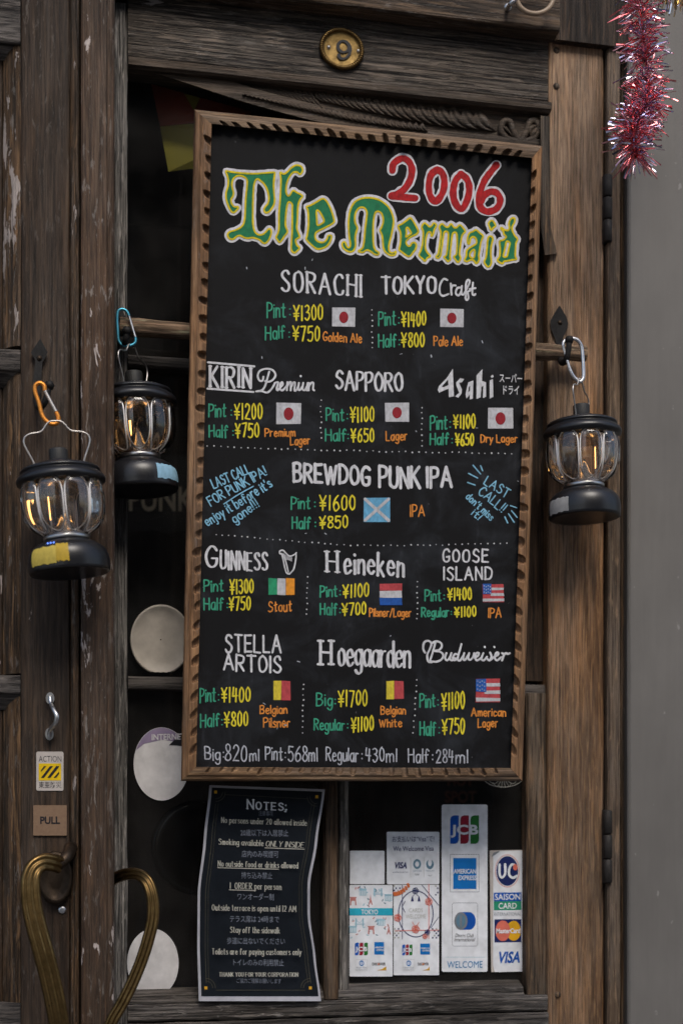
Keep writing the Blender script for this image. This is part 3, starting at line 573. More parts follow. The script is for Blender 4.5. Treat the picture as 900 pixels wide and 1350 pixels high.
# small chrome hook
mb = MB(); mb.tube([LEAF.at(x, y, h) for x, y, h in crom([(66, 919, .003), (67, 928, .006), (71, 936, .016), (75, 945, .02), (73, 954, .017), (68, 960, .01), (65, 966, .005), (64.5, 974, .003)], 6)], lambda s_: .0031 - .0008 * abs(1 - 2 * s_), 12)
for x, y in ((66, 921), (65, 968)): mb.plate(lambda a, b, h: LEAF.at(a, b, h), oval(x, y, 5.6, 8), .0022, -.004); 
sh = mb.build('small_hook', M['chrome'], ld)
for x, y in ((66, 920), (65, 970)):
    mb = MB(); mb.lathe([(.0001, .0055), (.0016, .005), (.0024, .0027)], LEAF.at(x, y, 0), 12, axis=Matrix.Rotation(R(90), 3, 'X')); mb.build('screw', M['steel_wire'], sh)
mb = MB(); mb.lathe([(.0001, .0012), (.003, .0014), (.0046, .0004), (.005, -.004)], LEAF.at(82, 1200, -.003), 18, axis=Matrix.Rotation(R(90), 3, 'X')); mb.build('screw', M['alu'], ld)
# brass handles: ribbed straps bowed out from the door
def strap(mb, path, wfun, thick=.0045, ribs=3):
    pts = [Vector(p) for p in path]; rings = []; n = len(pts)
    for i, p in enumerate(pts):
        tg = (pts[min(i + 1, n - 1)] - pts[max(i - 1, 0)]).normalized()
        side = tg.cross(Vector((0, 1, 0)))
        side = side.normalized() if side.length > .05 else Vector((1, 0, 0))
        out = side.cross(tg).normalized()
        if out.y > 0: out = -out
        ww = wfun(i / (n - 1)); ring = []
        for k in range(13):
            s_ = -1 + k / 6; ring.append(p + side * s_ * ww / 2 + out * (thick * (.3 + .7 * abs(math.cos(s_ * math.pi * ribs / 2))) * (1 - .35 * s_ ** 4)))
        for k in range(12, -1, -1):
            s_ = -1 + k / 6; ring.append(p + side * s_ * ww / 2 - out * thick * .4 * (1 - s_ ** 4))
        rings.append(ring)
    mb.loft(rings, 0, True, True, True)
def dhandle(parent, pl, path, plate_c, lug, wfun):
    mb = MB(); strap(mb, [pl.at(x, y, h) for x, y, h in crom(path, 8)], wfun); hd = mb.build('handle', M['brass'], parent)
    mb = MB()
    if plate_c:
        cx, cy, rx, ry = plate_c
        rings = [[pl.at(x, y, h) for x, y in oval(cx, cy, rx * s_, ry * s_)] for s_, h in ((1, -.004), (1, .003), (.93, .0065), (.8, .007), (.72, .004), (.4, .003))]
        mb.loft(rings, 0, True, True, True)
    mb.tube([pl.at(x, y, h) for x, y, h in crom(lug, 5)], lambda s_: .0085 - .002 * s_, 14); mb.build('mount', M['brass_dark'], hd)
dhandle(ld, LEAF, [(80, 1141, .038), (70, 1138, .05), (58, 1137, .058), (47, 1143, .064), (41, 1155, .068), (40, 1172, .07), (42, 1195, .071), (48, 1222, .072), (57, 1255, .072), (67, 1295, .07), (77, 1345, .066), (84, 1400, .058), (88, 1440, .045), (90, 1460, .02), (90, 1466, .0)], (73, 1158, 23, 36), [(93, 1119, .002), (92, 1121, .016), (87, 1131, .032), (77, 1141, .038)], lambda s_: .0205 if s_ < .2 else .0205 + .0035 * math.sin((s_ - .2) * 3.9))
dhandle(rd, DOOR, [(146, 1162, .03), (154, 1157, .052), (166, 1153, .08), (180, 1153, .1), (192, 1160, .115), (199, 1175, .122), (202, 1195, .125), (201, 1215, .126), (195, 1240, .126), (186, 1268, .126), (174, 1297, .126), (160, 1325, .125), (148, 1346, .124), (141, 1368, .12), (142, 1392, .11), (150, 1412, .09), (158, 1424, .05), (160, 1428, .0)], None, [(142, 1165, .0), (142, 1164, .012), (144, 1163, .03)], lambda s_: .0148)

# ------------------------------------------------------------------ the menu board
stk = MB(); pts = []
for i in range(25):
    s_ = i / 24; px = 158 + (771 - 158) * s_
    pts.append(DOOR.at(px, 430 + 35.5 * s_ + 1.6 * math.sin(s_ * 9), .024 + .0015 * math.sin(s_ * 14)))
stk.tube(pts, lambda s_: .0108 + .0007 * math.sin(s_ * 31) + .0005 * math.sin(s_ * 57), 16)
tag(stk.build('stick', M['stick']), 'round bare branch held by the iron hooks, running behind the menu board', 'stick')
bd = thing('menu_board', 'black chalkboard beer menu in a gouged wooden frame hanging on the door', 'menu board', BOARD.w(BOARD.U(463), BOARD.Z(463, 1030), 0))
B = lambda x, y, h=0: BOARD.at(x, y, h)
TL, TR, BR_, BL = (256, 144), (714.5, 192), (688, 1030), (238.5, 1030)
tl, tr_, br, bl = (279, 163), (701, 208), (673, 1013), (258.5, 1011.5)
def lerp(a, b, s_): return (a[0] + (b[0] - a[0]) * s_, a[1] + (b[1] - a[1]) * s_)
def frame_rail(A, Bc, a, b, pitch, mt, depth_px, gl, ns=None, round_=False):
    """outer edge A-Bc, inner edge a-b; a row of gouge cuts bites into the inner edge"""
    L = math.hypot(Bc[0] - A[0], Bc[1] - A[1]); ns = int(L / 1.1); nt_ = 22; rng = random.Random(A[0] + Bc[1]); mb = MB(); grid = []
    cnt = int((L - 34) / pitch); off = (L - cnt * pitch) / 2
    jit = [(rng.uniform(-1.7, 1.7), rng.uniform(.8, 1.14), rng.uniform(.75, 1.15)) for _ in range(cnt + 2)]
    for i in range(ns + 1):
        s_ = i / ns; o = lerp(A, Bc, s_); n = lerp(a, b, s_); wpx = math.hypot(o[0] - n[0], o[1] - n[1]); row = []
        for k in range(nt_ + 1):
            q = k / nt_
            if k == 0: q = 0.0
            h = .0105 - .004 * max(0, 1 - q / .14) ** 2 + .0008 * math.sin(q * 3)
            if q < .42: h -= .0016 * min(1, (.42 - q) / .06)                   # lower outer step
            pos = s_ * L - off; j = round(pos / pitch)
            if 0 <= j <= cnt:
                jx, js, jd = jit[j]
                ds = (pos - j * pitch - jx) / (gl * js); dt = (1 - q) * wpx / (depth_px * jd)
                e = abs(ds) ** 2.9 + dt ** 2.6
                if e < 1: h -= .0082 * jd * (1 - e) ** .45
            h += noise.noise(Vector((s_ * L * .05, q * 3, A[0]))) * .0005
            p = lerp(o, n, q); wob = noise.noise(Vector((s_ * L * .03, A[1], 4))) * .7 * (1 - q)
            row.append(B(p[0] + wob, p[1] + wob * .6, h))
        row.append(B(n[0], n[1], -.001)); row.insert(0, B(o[0], o[1], -.02)); grid.append(row)
    mb.loft(grid, 0, False, False, False)
    for f in range(len(mb.s)): mb.s[f] = True
    o_ = mb.build('frame_rail', mt, bd)
    return o_
frame_rail(TL, BL, tl, bl, 24.5, M['frame_z'], 11, 6.6)
frame_rail(TR, BR_, tr_, br, 23.8, M['frame_z'], 10, 7.0)
frame_rail(TL, TR, tl, tr_, 19, M['frame_x'], 11, 4.9)
frame_rail(BL, BR_, bl, br, 18.2, M['frame_x'], 11.5, 5.0)
mb = MB(); mb.plate(B, [(274, 158), (705, 203), (677, 1018), (254, 1016)], 0, -.012); mb.build('chalkboard_panel', M['chalkboard'], bd)
mb = MB(); mb.plate(B, [(257, 146), (713, 193), (687, 1028), (240, 1028)], -.0122, -.02); mb.build('backing', M['bead'], bd)
PC = ['white', 'chalk', 'yellow', 'yellow2', 'green', 'logo_green', 'orange', 'blue', 'red', 'maroon', 'flag_white', 'flag_red', 'flag_blue', 'sky_blue', 'irish', 'flag_orange', 'flag_yellow', 'outline']
PM = [M['p_' + c] for c in PC]; C_ = {c: i for i, c in enumerate(PC)}
def compact(mb):
    used = sorted(set(mb.m)); mp = {u: i for i, u in enumerate(used)}; mb.m = [mp[i] for i in mb.m]; return [PM[u] for u in used]
def put(mb, name, parent, label=None): ms = compact(mb); return mb.build(name, ms, parent, label)
# title: green letters edged in yellow and white
def title(mb, outer, holes, x0, y0, sc):
    o = crom(zz(outer, x0, y0, sc), 3, True); hs = [crom(zz(q, x0, y0, sc), 3, True) for q in holes]
    for lp in [o] + hs: mb.ribbon(B, lp + lp[:2], 8.0, C_['outline'], .0003 + random.random() * .00003, caps=False) if False else band(mb, lp, 8.8, C_['outline'], .0004)
    mb.plate(B, o, .0006, None, hs, C_['logo_green'])
    for lp in [o] + hs: band(mb, lp, 2.3, C_['yellow2'], .0008)
def band(mb, lp, wid, mi, h):
    n = len(lp); L = []; Q = []
    for i in range(n):
        a = lp[i - 1]; b = lp[(i + 1) % n]; dx, dy = b[0] - a[0], b[1] - a[1]; d = math.hypot(dx, dy) or 1
        ww = wid / 2 * (1 + .15 * noise.noise(Vector((lp[i][0] * .2, lp[i][1] * .2, wid))))
        L.append((lp[i][0] + dy / d * ww, lp[i][1] - dx / d * ww)); Q.append((lp[i][0] - dy / d * ww, lp[i][1] + dx / d * ww))
    hh = lambda i: h + .00012 * (i % 7) / 7
    mb.add([B(x, y, hh(i)) for i, (x, y) in enumerate(L)] + [B(x, y, hh(i)) for i, (x, y) in enumerate(Q)], [(i, n + i, n + (i + 1) % n, (i + 1) % n) for i in range(n)], mi)
mb = MB(); z1 = (290, 200, 5.625); z2 = (440, 250, 6.923); z3 = (560, 270, 6.923)
title(mb, '42,140 75,145 150,155 250,160 330,155 400,150 405,165 398,230 400,300 405,360 395,400 365,440 340,450 325,430 335,405 355,380 362,340 350,280 325,235 295,210 280,200 262,212 250,260 245,350 243,480 248,560 265,600 295,615 325,605 350,580 365,568 378,580 378,610 362,650 340,675 320,675 290,650 240,635 210,640 180,635 150,620 125,625 100,645 75,645 58,625 58,605 75,590 110,580 150,560 175,530 185,470 190,350 200,250 200,210 185,188 150,175 120,180 95,205 88,250 100,300 95,330 82,350 85,380 105,405 130,405 135,415 120,435 100,450 80,435 60,395 45,345 45,300 60,250 60,200 50,165', [], *z1)
title(mb, '445,150 470,162 495,150 530,115 565,97 600,105 612,130 605,155 590,165 575,150 545,150 520,175 500,215 490,265 492,305 505,325 520,315 540,285 570,300 612,325 595,350 580,390 575,450 572,520 570,570 590,625 575,640 560,655 570,690 590,712 570,735 550,748 530,730 528,690 533,600 535,500 535,430 535,390 515,370 500,385 490,450 485,540 500,590 480,620 460,650 440,670 425,650 415,630 435,580 437,450 445,350 450,250 450,190', [], *z1)
title(mb, '640,405 670,395 715,370 760,345 790,365 820,420 845,500 840,525 800,550 740,580 710,600 705,630 715,655 745,670 775,665 795,640 800,620 825,620 822,650 800,690 770,710 725,720 690,700 640,650 645,620 655,550 655,480 650,430', ['715,435 735,440 760,480 770,515 745,535 722,542 718,500'], *z1)
title(mb, '80,480 100,475 112,500 125,525 145,520 150,490 140,430 135,350 135,270 150,180 190,110 250,78 320,70 400,85 460,120 505,165 535,230 545,290 535,360 520,430 505,490 500,540 515,570 545,572 565,560 560,590 530,598 500,590 465,560 450,520 445,450 435,400 420,370 435,340 450,290 445,240 430,210 405,195 380,205 368,240 360,300 358,400 362,500 380,550 410,570 405,590 375,590 340,565 310,550 285,555 265,570 230,565 225,555 260,530 275,470 285,350 298,250 300,200 285,170 260,158 230,165 205,195 192,240 195,300 215,345 205,380 195,430 198,500 185,545 160,565 125,560 90,535 75,505', [], *z2)
title(mb, '585,330 620,310 660,280 695,255 720,280 755,340 770,380 750,405 700,430 665,460 660,485 675,510 695,510 710,485 735,480 752,500 745,540 715,580 700,600 680,608 650,590 610,560 595,545 605,490 610,430 605,380', ['660,350 675,345 695,375 705,395 680,415 658,430 662,390'], *z2)
title(mb, '555.5,299 559,293.5 563,296 566,298.5 569,297 571.5,293.5 575,296.5 572.5,302 570.5,309 568.5,311 567.5,306 564.5,305.5 562.5,309 561,316 560.5,325 562,331 567,337.5 563,339.5 560,344 557,341 552,336 554.5,330 556.5,322 557.5,312 557.5,304', [], 0, 0, 1)
title(mb, '130,200 155,170 185,195 212,200 237,170 262,200 288,205 316,180 345,205 368,240 342,270 328,330 318,410 315,450 325,485 302,522 278,495 262,470 285,450 292,380 292,300 285,255 265,250 250,270 240,340 232,420 228,470 232,495 210,515 190,495 172,472 195,455 205,380 212,300 212,255 195,240 175,250 165,300 155,380 145,440 140,465 118,485 98,470 118,450 128,400 138,320 145,250', [], *z3)
title(mb, '390,345 388,300 405,255 440,240 465,225 495,250 530,280 525,300 510,340 500,400 490,460 495,495 470,535 445,505 415,500 385,515 360,505 375,470 380,420 400,395 440,370 468,350 470,320 455,295 435,290 415,305 410,340 402,355', ['420,425 445,405 455,430 445,480 415,475 408,450'], *z3)
title(mb, '605,140 580,165 590,200 605,230 625,205 645,190 625,150', [], *z3)
title(mb, '580,290 605,285 620,310 605,370 600,450 605,530 575,565 540,520 555,480 565,400 570,330', [], *z3)
title(mb, '690,215 700,205 725,225 760,230 770,205 765,170 780,130 805,115 820,125 815,160 795,200 800,240 820,280 845,310 830,350 825,420 825,470 835,495 800,500 750,510 720,515 705,535 660,505 680,470 685,400 680,330 710,320 735,300 740,285 720,265 715,240', ['745,330 775,345 765,390 755,440 745,470 715,470 725,420 735,370'], *z3)
put(mb, 'title_lettering', bd, 'green and yellow gothic pub name edged in white')
mb = MB()
for pts in ('85,172 92,130 122,102 160,92 198,118 214,168 204,228 172,285 130,320 84,338|80,340 160,348 236,354', '380,165 415,190 428,250 415,320 372,376 335,340 325,270 340,200 380,165', '537,195 577,230 592,290 580,360 543,426 502,390 485,320 500,240 537,195', '770,136 730,185 690,242 665,310 655,370 670,420 710,442 760,430 790,395 793,350 768,317 730,312 690,337 668,375'):
    for part in pts.split('|'):
        q = zz(part, 500, 190, 5); mb.ribbon(B, q, 14, C_['outline']); 
mb.k += 20
for pts in ('85,172 92,130 122,102 160,92 198,118 214,168 204,228 172,285 130,320 84,338|80,340 160,348 236,354', '380,165 415,190 428,250 415,320 372,376 335,340 325,270 340,200 380,165', '537,195 577,230 592,290 580,360 543,426 502,390 485,320 500,240 537,195', '770,136 730,185 690,242 665,310 655,370 670,420 710,442 760,430 790,395 793,350 768,317 730,312 690,337 668,375'):
    for part in pts.split('|'): mb.ribbon(B, zz(part, 500, 190, 5), 8.8, C_['red'])
put(mb, 'year_lettering', bd, 'red year numerals 2006 outlined in white')
# one entry: white name, green and yellow prices, orange style, little painted flag
def nm(mb, text, x0, y0, x1, y1, cap, pen=4.2, **kw): hand(mb, B, text, x0, y0, x1, y1, cap, pen * .86, C_['white'], **kw)
SER = dict(nib=(0.15, .55), serif=.07, gap=.27)
def strokes(mb, spec, x0, y0, sc, pen, mi, nib=None):
    for s_ in spec.split('|'): mb.ribbon(B, zz(s_.lstrip('-'), x0, y0, sc), pen, mi, None, not s_.startswith('-'), nib)
def flag(kind, x0, y0, x1, y1, parent):
    mb = MB(); rn = random.Random(x0)
    def quad(a, b, c, d, col, h):
        p = []
        for x, y in ((a, b), (c, b), (c, d), (a, d)): p.append((x0 + (x1 - x0) * x + rn.uniform(-.5, .5), y0 + (y1 - y0) * y + rn.uniform(-.5, .5)))
        mb.plate(B, p, h, None, (), C_[col])
    if kind == 'jp':
        quad(0, 0, 1, 1, 'flag_white', .0003); w_, h_ = x1 - x0, y1 - y0; mb.plate(B, oval((x0 + x1) / 2, (y0 + y1) / 2 + .3, w_ * .2, h_ * .3, 20), .0005, None, (), C_['maroon'])
    elif kind == 'sco':
        quad(0, 0, 1, 1, 'sky_blue', .0003); w_, h_ = x1 - x0, y1 - y0
        mb.ribbon(B, [(x0 + 2, y0 + 2), (x1 - 2, y1 - 2)], 4, C_['flag_white'], .0005); mb.ribbon(B, [(x1 - 2, y0 + 2), (x0 + 2, y1 - 2)], 4, C_['flag_white'], .00054)
    elif kind == 'ie':
        for k, c in enumerate(('irish', 'flag_white', 'flag_orange')): quad(k / 3, 0, (k + 1) / 3, 1, c, .0003 + k * .0001)
    elif kind == 'nl':
        for k, c in enumerate(('flag_red', 'flag_white', 'flag_blue')): quad(0, k / 3, 1, (k + 1) / 3, c, .0003 + k * .0001)
    elif kind == 'be':
        quad(0, 0, .46, 1, 'flag_yellow', .0003); quad(.46, 0, 1, 1, 'flag_red', .0004)
    else:
        quad(0, 0, 1, 1, 'flag_red', .0003)
        for k in range(3): quad(.36 if k < 2 else 0, .19 + k * .31, 1, .19 + k * .31 + .15, 'flag_white', .0004 + k * .00005)
        quad(0, 0, .42, .55, 'flag_blue', .0007)
        for i in range(4):
            for j in range(3): mb.plate(B, oval(x0 + (x1 - x0) * (.07 + i * .095), y0 + (y1 - y0) * (.1 + j * .17 + (i % 2) * .05), .8, .8, 6), .0009, None, (), C_['flag_white'])
    lab = dict(jp='hand painted Japanese flag', sco='hand painted Scottish flag', ie='hand painted Irish flag', nl='hand painted Dutch flag', be='hand painted yellow and red flag', us='hand painted American flag')[kind]
    put(mb, 'flag', parent, lab)
def entry(name_fn, prices, styles, fl, label):
    mb = MB(); name_fn(mb); e = put(mb, 'beer_entry', bd, label)
    mb = MB()
    for (lab, lx0, ly0, lx1, ly1, lc, col, price, px0, py0, px1, py1, pc) in prices:
        hand(mb, B, lab, lx0 + 1, ly0, lx1 - 1, ly1, lc, 1.95, C_['green'])
        if col:
            for dy in (-3, -lc * .55): mb.ribbon(B, [(col, ly0 + dy), (col + .3, ly0 + dy)], 1.9, C_['green'])
        hand(mb, B, '\u00a5' + price, px0 + 1.2, py0 - 1, px1 - 1.2, py1 - 1, pc - 2, 2.1, C_['yellow'], gap=.23)
    put(mb, 'price_lettering', e)
    mb = MB()
    for (s_, x0, y0, x1, y1, c) in styles: hand(mb, B, s_, x0 + .8, y0, x1 - .8, y1, c, 1.7, C_['orange'])
    put(mb, 'style_lettering', e); flag(*fl, e)
entry(lambda mb: nm(mb, 'SORACHI', 371, 382.5, 477, 390, 27, 4.0, **SER), [('Pint', 351, 417.5, 377, 418.5, 19, 382, '1300', 386, 423, 426, 422, 21), ('Half', 349, 447, 376, 446, 16.5, 381, '750', 385, 450, 422, 449, 20.5)], [('Golden Ale', 425, 449, 477, 452, 11.5)], ('jp', 438, 405, 468, 430.5), 'white serif capitals at the upper left')
entry(lambda mb: (nm(mb, 'TOKYO', 503, 386.5, 574, 387, 22, 4.2, nib=(.1, .6)), strokes(mb, '737,93 722,88 707,112 705,145 718,160 742,152|752,108 755,155|754,128 760,116 772,116|797,125 780,127 773,148 785,158 797,140|799,118 797,150 806,155|808,150 822,125 832,100 824,92 816,110 816,150 814,170 820,178 827,168 824,148|824,142 836,136|846,104 843,148 850,157 856,152|832,131 856,127', 360, 340, 3.214, 2.6, C_['white'])), [('Pint', 498, 428.5, 522, 428, 18, 525.5, '1400', 528, 431, 562, 429, 20), ('Half', 498, 457, 523, 457, 16.5, 526, '800', 528, 458, 560, 457.5, 20)], [('Pale Ale', 571, 455.5, 610, 455.5, 12)], ('jp', 580, 406.7, 610.7, 431), 'white capitals with a script word at the upper right')
entry(lambda mb: (nm(mb, 'KIRIN', 277, 508.5, 332, 512, 26, 4.4, **SER), strokes(mb, '-52,42 395,72|-48,237 388,262', 265, 470, 5.625, 2.7, C_['white']), strokes(mb, '505,112 490,165 472,222 448,250 408,258|462,150 455,178 432,176 420,140 438,104 485,90 530,100 552,135 535,168 505,186 475,182|408,258 450,256 490,266 525,236 548,196|545,196 562,190 572,194 562,230 566,250 590,226|588,226 606,206 600,190 588,204 586,238 604,250 634,216|640,190 636,250|638,225 652,196 666,192 664,250|666,225 682,196 696,194 692,248 704,250 720,220|725,195 720,240 732,248 750,222|757,195 752,240 768,248 786,220|790,195 784,250|800,195 797,250|798,225 815,196 832,196 830,240 838,250|738,143 739,146', 265, 470, 5.625, 2.6, C_['white'])), [('Pint', 274.5, 550, 298.5, 549, 17, 304.7, '1200', 308, 554, 346.5, 553.5, 22), ('Half', 274.5, 576.5, 301, 576, 15.5, 307, '750', 309, 577.5, 342, 577, 20)], [('Premium', 348.6, 575, 389.5, 575, 10), ('Lager', 382, 586.6, 408.6, 585, 11)], ('jp', 364, 531, 396.7, 559), 'white capitals between two bars beside a script word')
entry(lambda mb: nm(mb, 'SAPPORO', 443, 512, 530, 515.5, 23, 4.0, nib=(.1, .6)), [('Pint', 429, 554.7, 454, 554, 16, 457.5, '1100', 460.7, 557.5, 493.5, 556.5, 21), ('Half', 428, 581, 456.7, 581, 15.5, 458.5, '650', 461.5, 583.5, 493.5, 582.5, 19)], [('Lager', 508, 581, 536.7, 580, 12)], ('jp', 507.5, 531, 538.8, 556), 'white capitals in the middle of the second row')
def asahi(mb):
    for o, hs in (('572,36 577,158 555,162 553,124 528,134 512,142 506,130 512,112 545,78', ['551,84 553,108 532,118 524,114']), ('604,78 622,82 612,96 600,98 612,128 610,146 596,164 582,158 600,142 588,112 586,98', []), ('640,96 662,88 660,168 646,172 646,150 632,168 628,150 634,120', ['648,110 647,134 640,140 642,118']), ('676,66 702,38 700,90 718,96 718,160 704,166 706,112 698,116 694,162 676,170', []), ('734,88 748,82 750,160 734,168', []), ('738,70 748,62 752,72 742,78', [])):
        mb.k += 1; mb.plate(B, zz(o, 425, 475, 3.333), .0004 + mb.k * .00002, None, [zz(q, 425, 475, 3.333) for q in hs], C_['white'])
    v0 = C_['white']; printed(mb, B, '\u30b9\u30fc\u30d1\u30fc', 658, 503, 688, 504, 9.5, v0, .012); printed(mb, B, '\u30c9\u30e9\u30a4', 663, 519, 684, 519.5, 10, v0, .012)
entry(asahi, [('Pint', 566, 566, 590, 565, 18, 593, '1100', 596.6, 566, 627, 565, 20), ('Half', 566, 586.6, 592, 586, 15, 595.5, '650', 599, 588, 625, 587.5, 17)], [('Dry Lager', 632.7, 583, 682, 583, 10)], ('jp', 643, 537.5, 676, 565), 'white slanted name with small Japanese characters beside it')
entry(lambda mb: (nm(mb, 'BREWDOG', 387, 634, 487, 640, 24, 4.6), nm(mb, 'PUNK', 500, 641.5, 553, 643, 26.5, 4.6), nm(mb, 'IPA', 563, 642, 595, 642, 26, 4.6)), [('Pint', 383, 670.7, 409.5, 671, 15.5, 414.8, '1600', 420, 674, 468.7, 673, 21.5), ('Half', 384, 697, 410, 697, 15, 415.5, '850', 420, 698, 459, 696, 17.5)], [('IPA', 540, 681, 560, 680, 15)], ('sco', 479, 656, 514, 688), 'bold white capitals across the middle')
def guin(mb):
    nm(mb, 'G', 271, 747, 286, 748, 27, 4.2, nib=(.1, .6)); nm(mb, 'UINNESS', 291, 750, 352, 752, 23, 3.7, nib=(.1, .6), gap=.26)
    strokes(mb, '345,62 338,62 337,52 350,48 362,60 378,72 396,66 405,58|404,62 402,90 394,125 380,142|346,64 352,90 358,120 366,142 378,145|352,64 362,95 370,128 372,138', 260, 710, 3.103, 1.9, C_['white'])
    for k in range(6): mb.ribbon(B, zz([(358 + k * 5.5, 66 + k * 2.2), (362 + k * 4.6, 88 - k * 1.5 + k * k * .5)], 260, 710, 3.103), .9, C_['white'])
entry(guin, [('Pint', 268, 780, 295, 779.5, 15, None, '1300', 302, 783.5, 334.7, 783, 20), ('Half', 268, 804, 295, 804, 15, 299.5, '750', 301, 806.5, 331, 804.5, 19)], [('Stout', 353, 806.7, 385, 805.5, 13)], ('ie', 354, 762.5, 388, 784.5), 'white capitals with a small drawn harp')
entry(lambda mb: (nm(mb, 'H', 431, 754, 448, 755, 27, 4.6, nib=(0, .5), serif=.12), nm(mb, 'eineken', 454, 755.5, 533, 760, 29, 4.4, nib=(0, .45), gap=.24, serif=.06)), [('Pint', 421, 787, 445, 787, 14.5, 448, '1100', 451, 790, 486.7, 787, 19), ('Half', 421, 810.7, 445, 810.7, 15, 448, '700', 450, 812.5, 483, 810.5, 18)], [('Pilsner/Lager', 486, 813, 542, 813, 10.5)], ('nl', 500, 769.4, 529.7, 798), 'white bold upright lettering in the fourth row')
entry(lambda mb: (nm(mb, 'GOOSE', 583.5, 741.5, 643, 741.5, 16.5, 2.8, gap=.28), nm(mb, 'ISLAND', 585, 764.5, 648, 764.5, 16.5, 2.8, gap=.24)), [('Pint', 559, 792.5, 582, 792, 14, 585, '1400', 589, 793, 622, 791.5, 17.5), ('Regular', 554.7, 813, 592, 813, 12, 594.5, '1100', 598, 814.5, 628, 813.5, 15)], [('IPA', 643, 814.7, 661, 814, 12.5)], ('us', 636, 770, 664, 794), 'thin white capitals on two lines at the right')
entry(lambda mb: (nm(mb, 'STELLA', 297, 859, 370, 861, 22.5, 3.2, gap=.22), nm(mb, 'ARTOIS', 295, 883, 370, 887.5, 21, 3.2, gap=.22)), [('Pint', 262.7, 926, 285, 925, 18, 288, '1400', 291, 927, 330.7, 926, 20.5), ('Half', 263.5, 958.7, 290, 958, 17, 292.5, '800', 294.7, 959, 327.5, 957, 20.5)], [('Belgian', 342, 941, 379, 941, 10.5), ('Pilsner', 346.7, 959, 382.7, 958.5, 12)], ('be', 360, 898, 383, 923.5), 'white capitals on two lines at the lower left')
entry(lambda mb: (nm(mb, 'H', 422, 876, 440, 877, 31, 5.0, nib=(.5, .4), serif=.12), nm(mb, 'oegaarden', 446, 877, 540, 880, 33, 4.7, nib=(.5, .4), gap=.14, jit=.01)), [('Big', 416, 931, 438.7, 931, 16, 441.5, '1700', 444.8, 933, 484.5, 931, 22), ('Regular', 413, 962.7, 454.7, 963, 14.5, 458, '1100', 462, 967, 493, 964, 20.5)], [('Belgian', 501, 941.7, 535, 942, 10.5), ('White', 499, 959, 530, 958.5, 10)], ('be', 509, 898, 532, 922), 'white broad pen blackletter in the bottom row')
entry(lambda mb: strokes(mb, '500,102 492,84 496,58 514,50 528,62 522,84 510,112 514,140 530,144|528,62 548,52 568,58 574,74 562,90 542,94 566,98 580,112 572,132 548,142 520,138|545,58 534,100 522,136|594,104 588,126 598,136 612,118|616,104 610,128 618,136 630,126|646,112 632,108 622,124 630,136 644,122|660,64 644,128 654,136 666,118|672,104 668,128 676,134 690,112|694,104 690,126 698,134 710,122 716,104|716,124 732,116 736,104 726,104 720,122 728,136 748,124|756,104 748,128 758,136 772,120|786,102 792,118 784,136 774,130|790,132 802,122 820,112 822,102 812,104 806,124 816,136 834,122|838,104 846,112 838,136|842,120 854,104 864,108 872,104|762,76 763,78|804,76 805,78', 410, 830, 3.333, 2.7, C_['white']), [('Pint', 552.5, 932.5, 574, 932, 17, 577, '1100', 581, 938, 613, 934, 24), ('Half', 552.5, 969.5, 575, 969.5, 18, 578.5, '750', 581.7, 970, 613, 968, 22)], [('American', 620.5, 944.5, 667, 944.5, 10.5), ('Lager', 629, 959, 656, 958.5, 11)], ('us', 627, 895, 659, 926), 'white flowing script at the lower right')
def upv(x0, y0, x1, y1): d = math.hypot(x1 - x0, y1 - y0); return ((y1 - y0) / d, -(x1 - x0) / d)
mb = MB(); bl_ = C_['blue']
for s_, x0, y0, x1, y1, c in (('LAST CALL', 282, 644, 330, 622.5, 12.5), ('FOR PUNK IPA!', 278, 667, 352.5, 625.5, 12.5), ("enjoy it before it's", 274, 694, 359, 641, 12.5), ('gone!!!', 310, 690, 342, 667, 12)): hand(mb, B, s_, x0, y0, x1, y1, c, 1.8, bl_, up=upv(x0, y0, x1, y1))
mb.ribbon(B, [(295, 664.5), (314, 652), (334, 641)], 1.6, bl_); put(mb, 'last_call_note', bd, 'pale blue slanting note about last call on the left')
mb = MB()
for s_, x0, y0, x1, y1, c in (('LAST', 637, 638, 667, 656, 12), ('CALL!!', 629.5, 650.5, 661, 675.5, 12), ("don't miss", 613.5, 656, 646, 686.5, 9), ('it!', 621, 678, 630, 686, 9)): hand(mb, B, s_, x0, y0, x1, y1, c, 1.6, bl_, up=upv(x0, y0, x1, y1))
strokes(mb, '575,575 612,618|612,577 622,602|553,615 597,638|548,660 585,673|760,775 790,785|765,800 793,833|750,815 778,857|732,830 746,860', 470, 460, 3.75, 1.7, bl_); put(mb, 'last_call_note', bd, 'pale blue last call note with burst lines on the right')
mb = MB(); ch = C_['chalk']
for s_, x0, y0, x1, y1, c in (('Big', 270, 1001, 290, 1003, 16), (':', 294.5, 1000, 294.5, 1000, 14), ('820', 297, 1003.5, 325, 1004, 21), ('ml', 329, 1004, 341, 1003, 15), ('Pint', 350, 1002, 372, 1002, 17), (':', 376, 1001, 376, 1001, 14), ('568', 380, 1003, 405, 1003.5, 19), ('ml', 407, 1003.5, 418, 1003, 17), ('Regular', 430, 1003, 472, 1004, 17), (':', 477, 1002, 477, 1002, 14), ('430', 482, 1004, 506, 1004.5, 18), ('ml', 509, 1005, 522.5, 1004.5, 17), ('Half', 538, 1005, 565, 1005.5, 17.5), (':', 570, 1004, 570, 1004, 14), ('284', 575, 1006, 597, 1006, 17), ('ml', 601, 1006.5, 616, 1006, 17)):
    hand(mb, B, s_, x0, y0, x1, y1, c, 1.75, ch, gap=.2)
put(mb, 'size_note', bd, 'thin chalk line of glass sizes along the bottom')
mb = MB(); rn = random.Random(3)
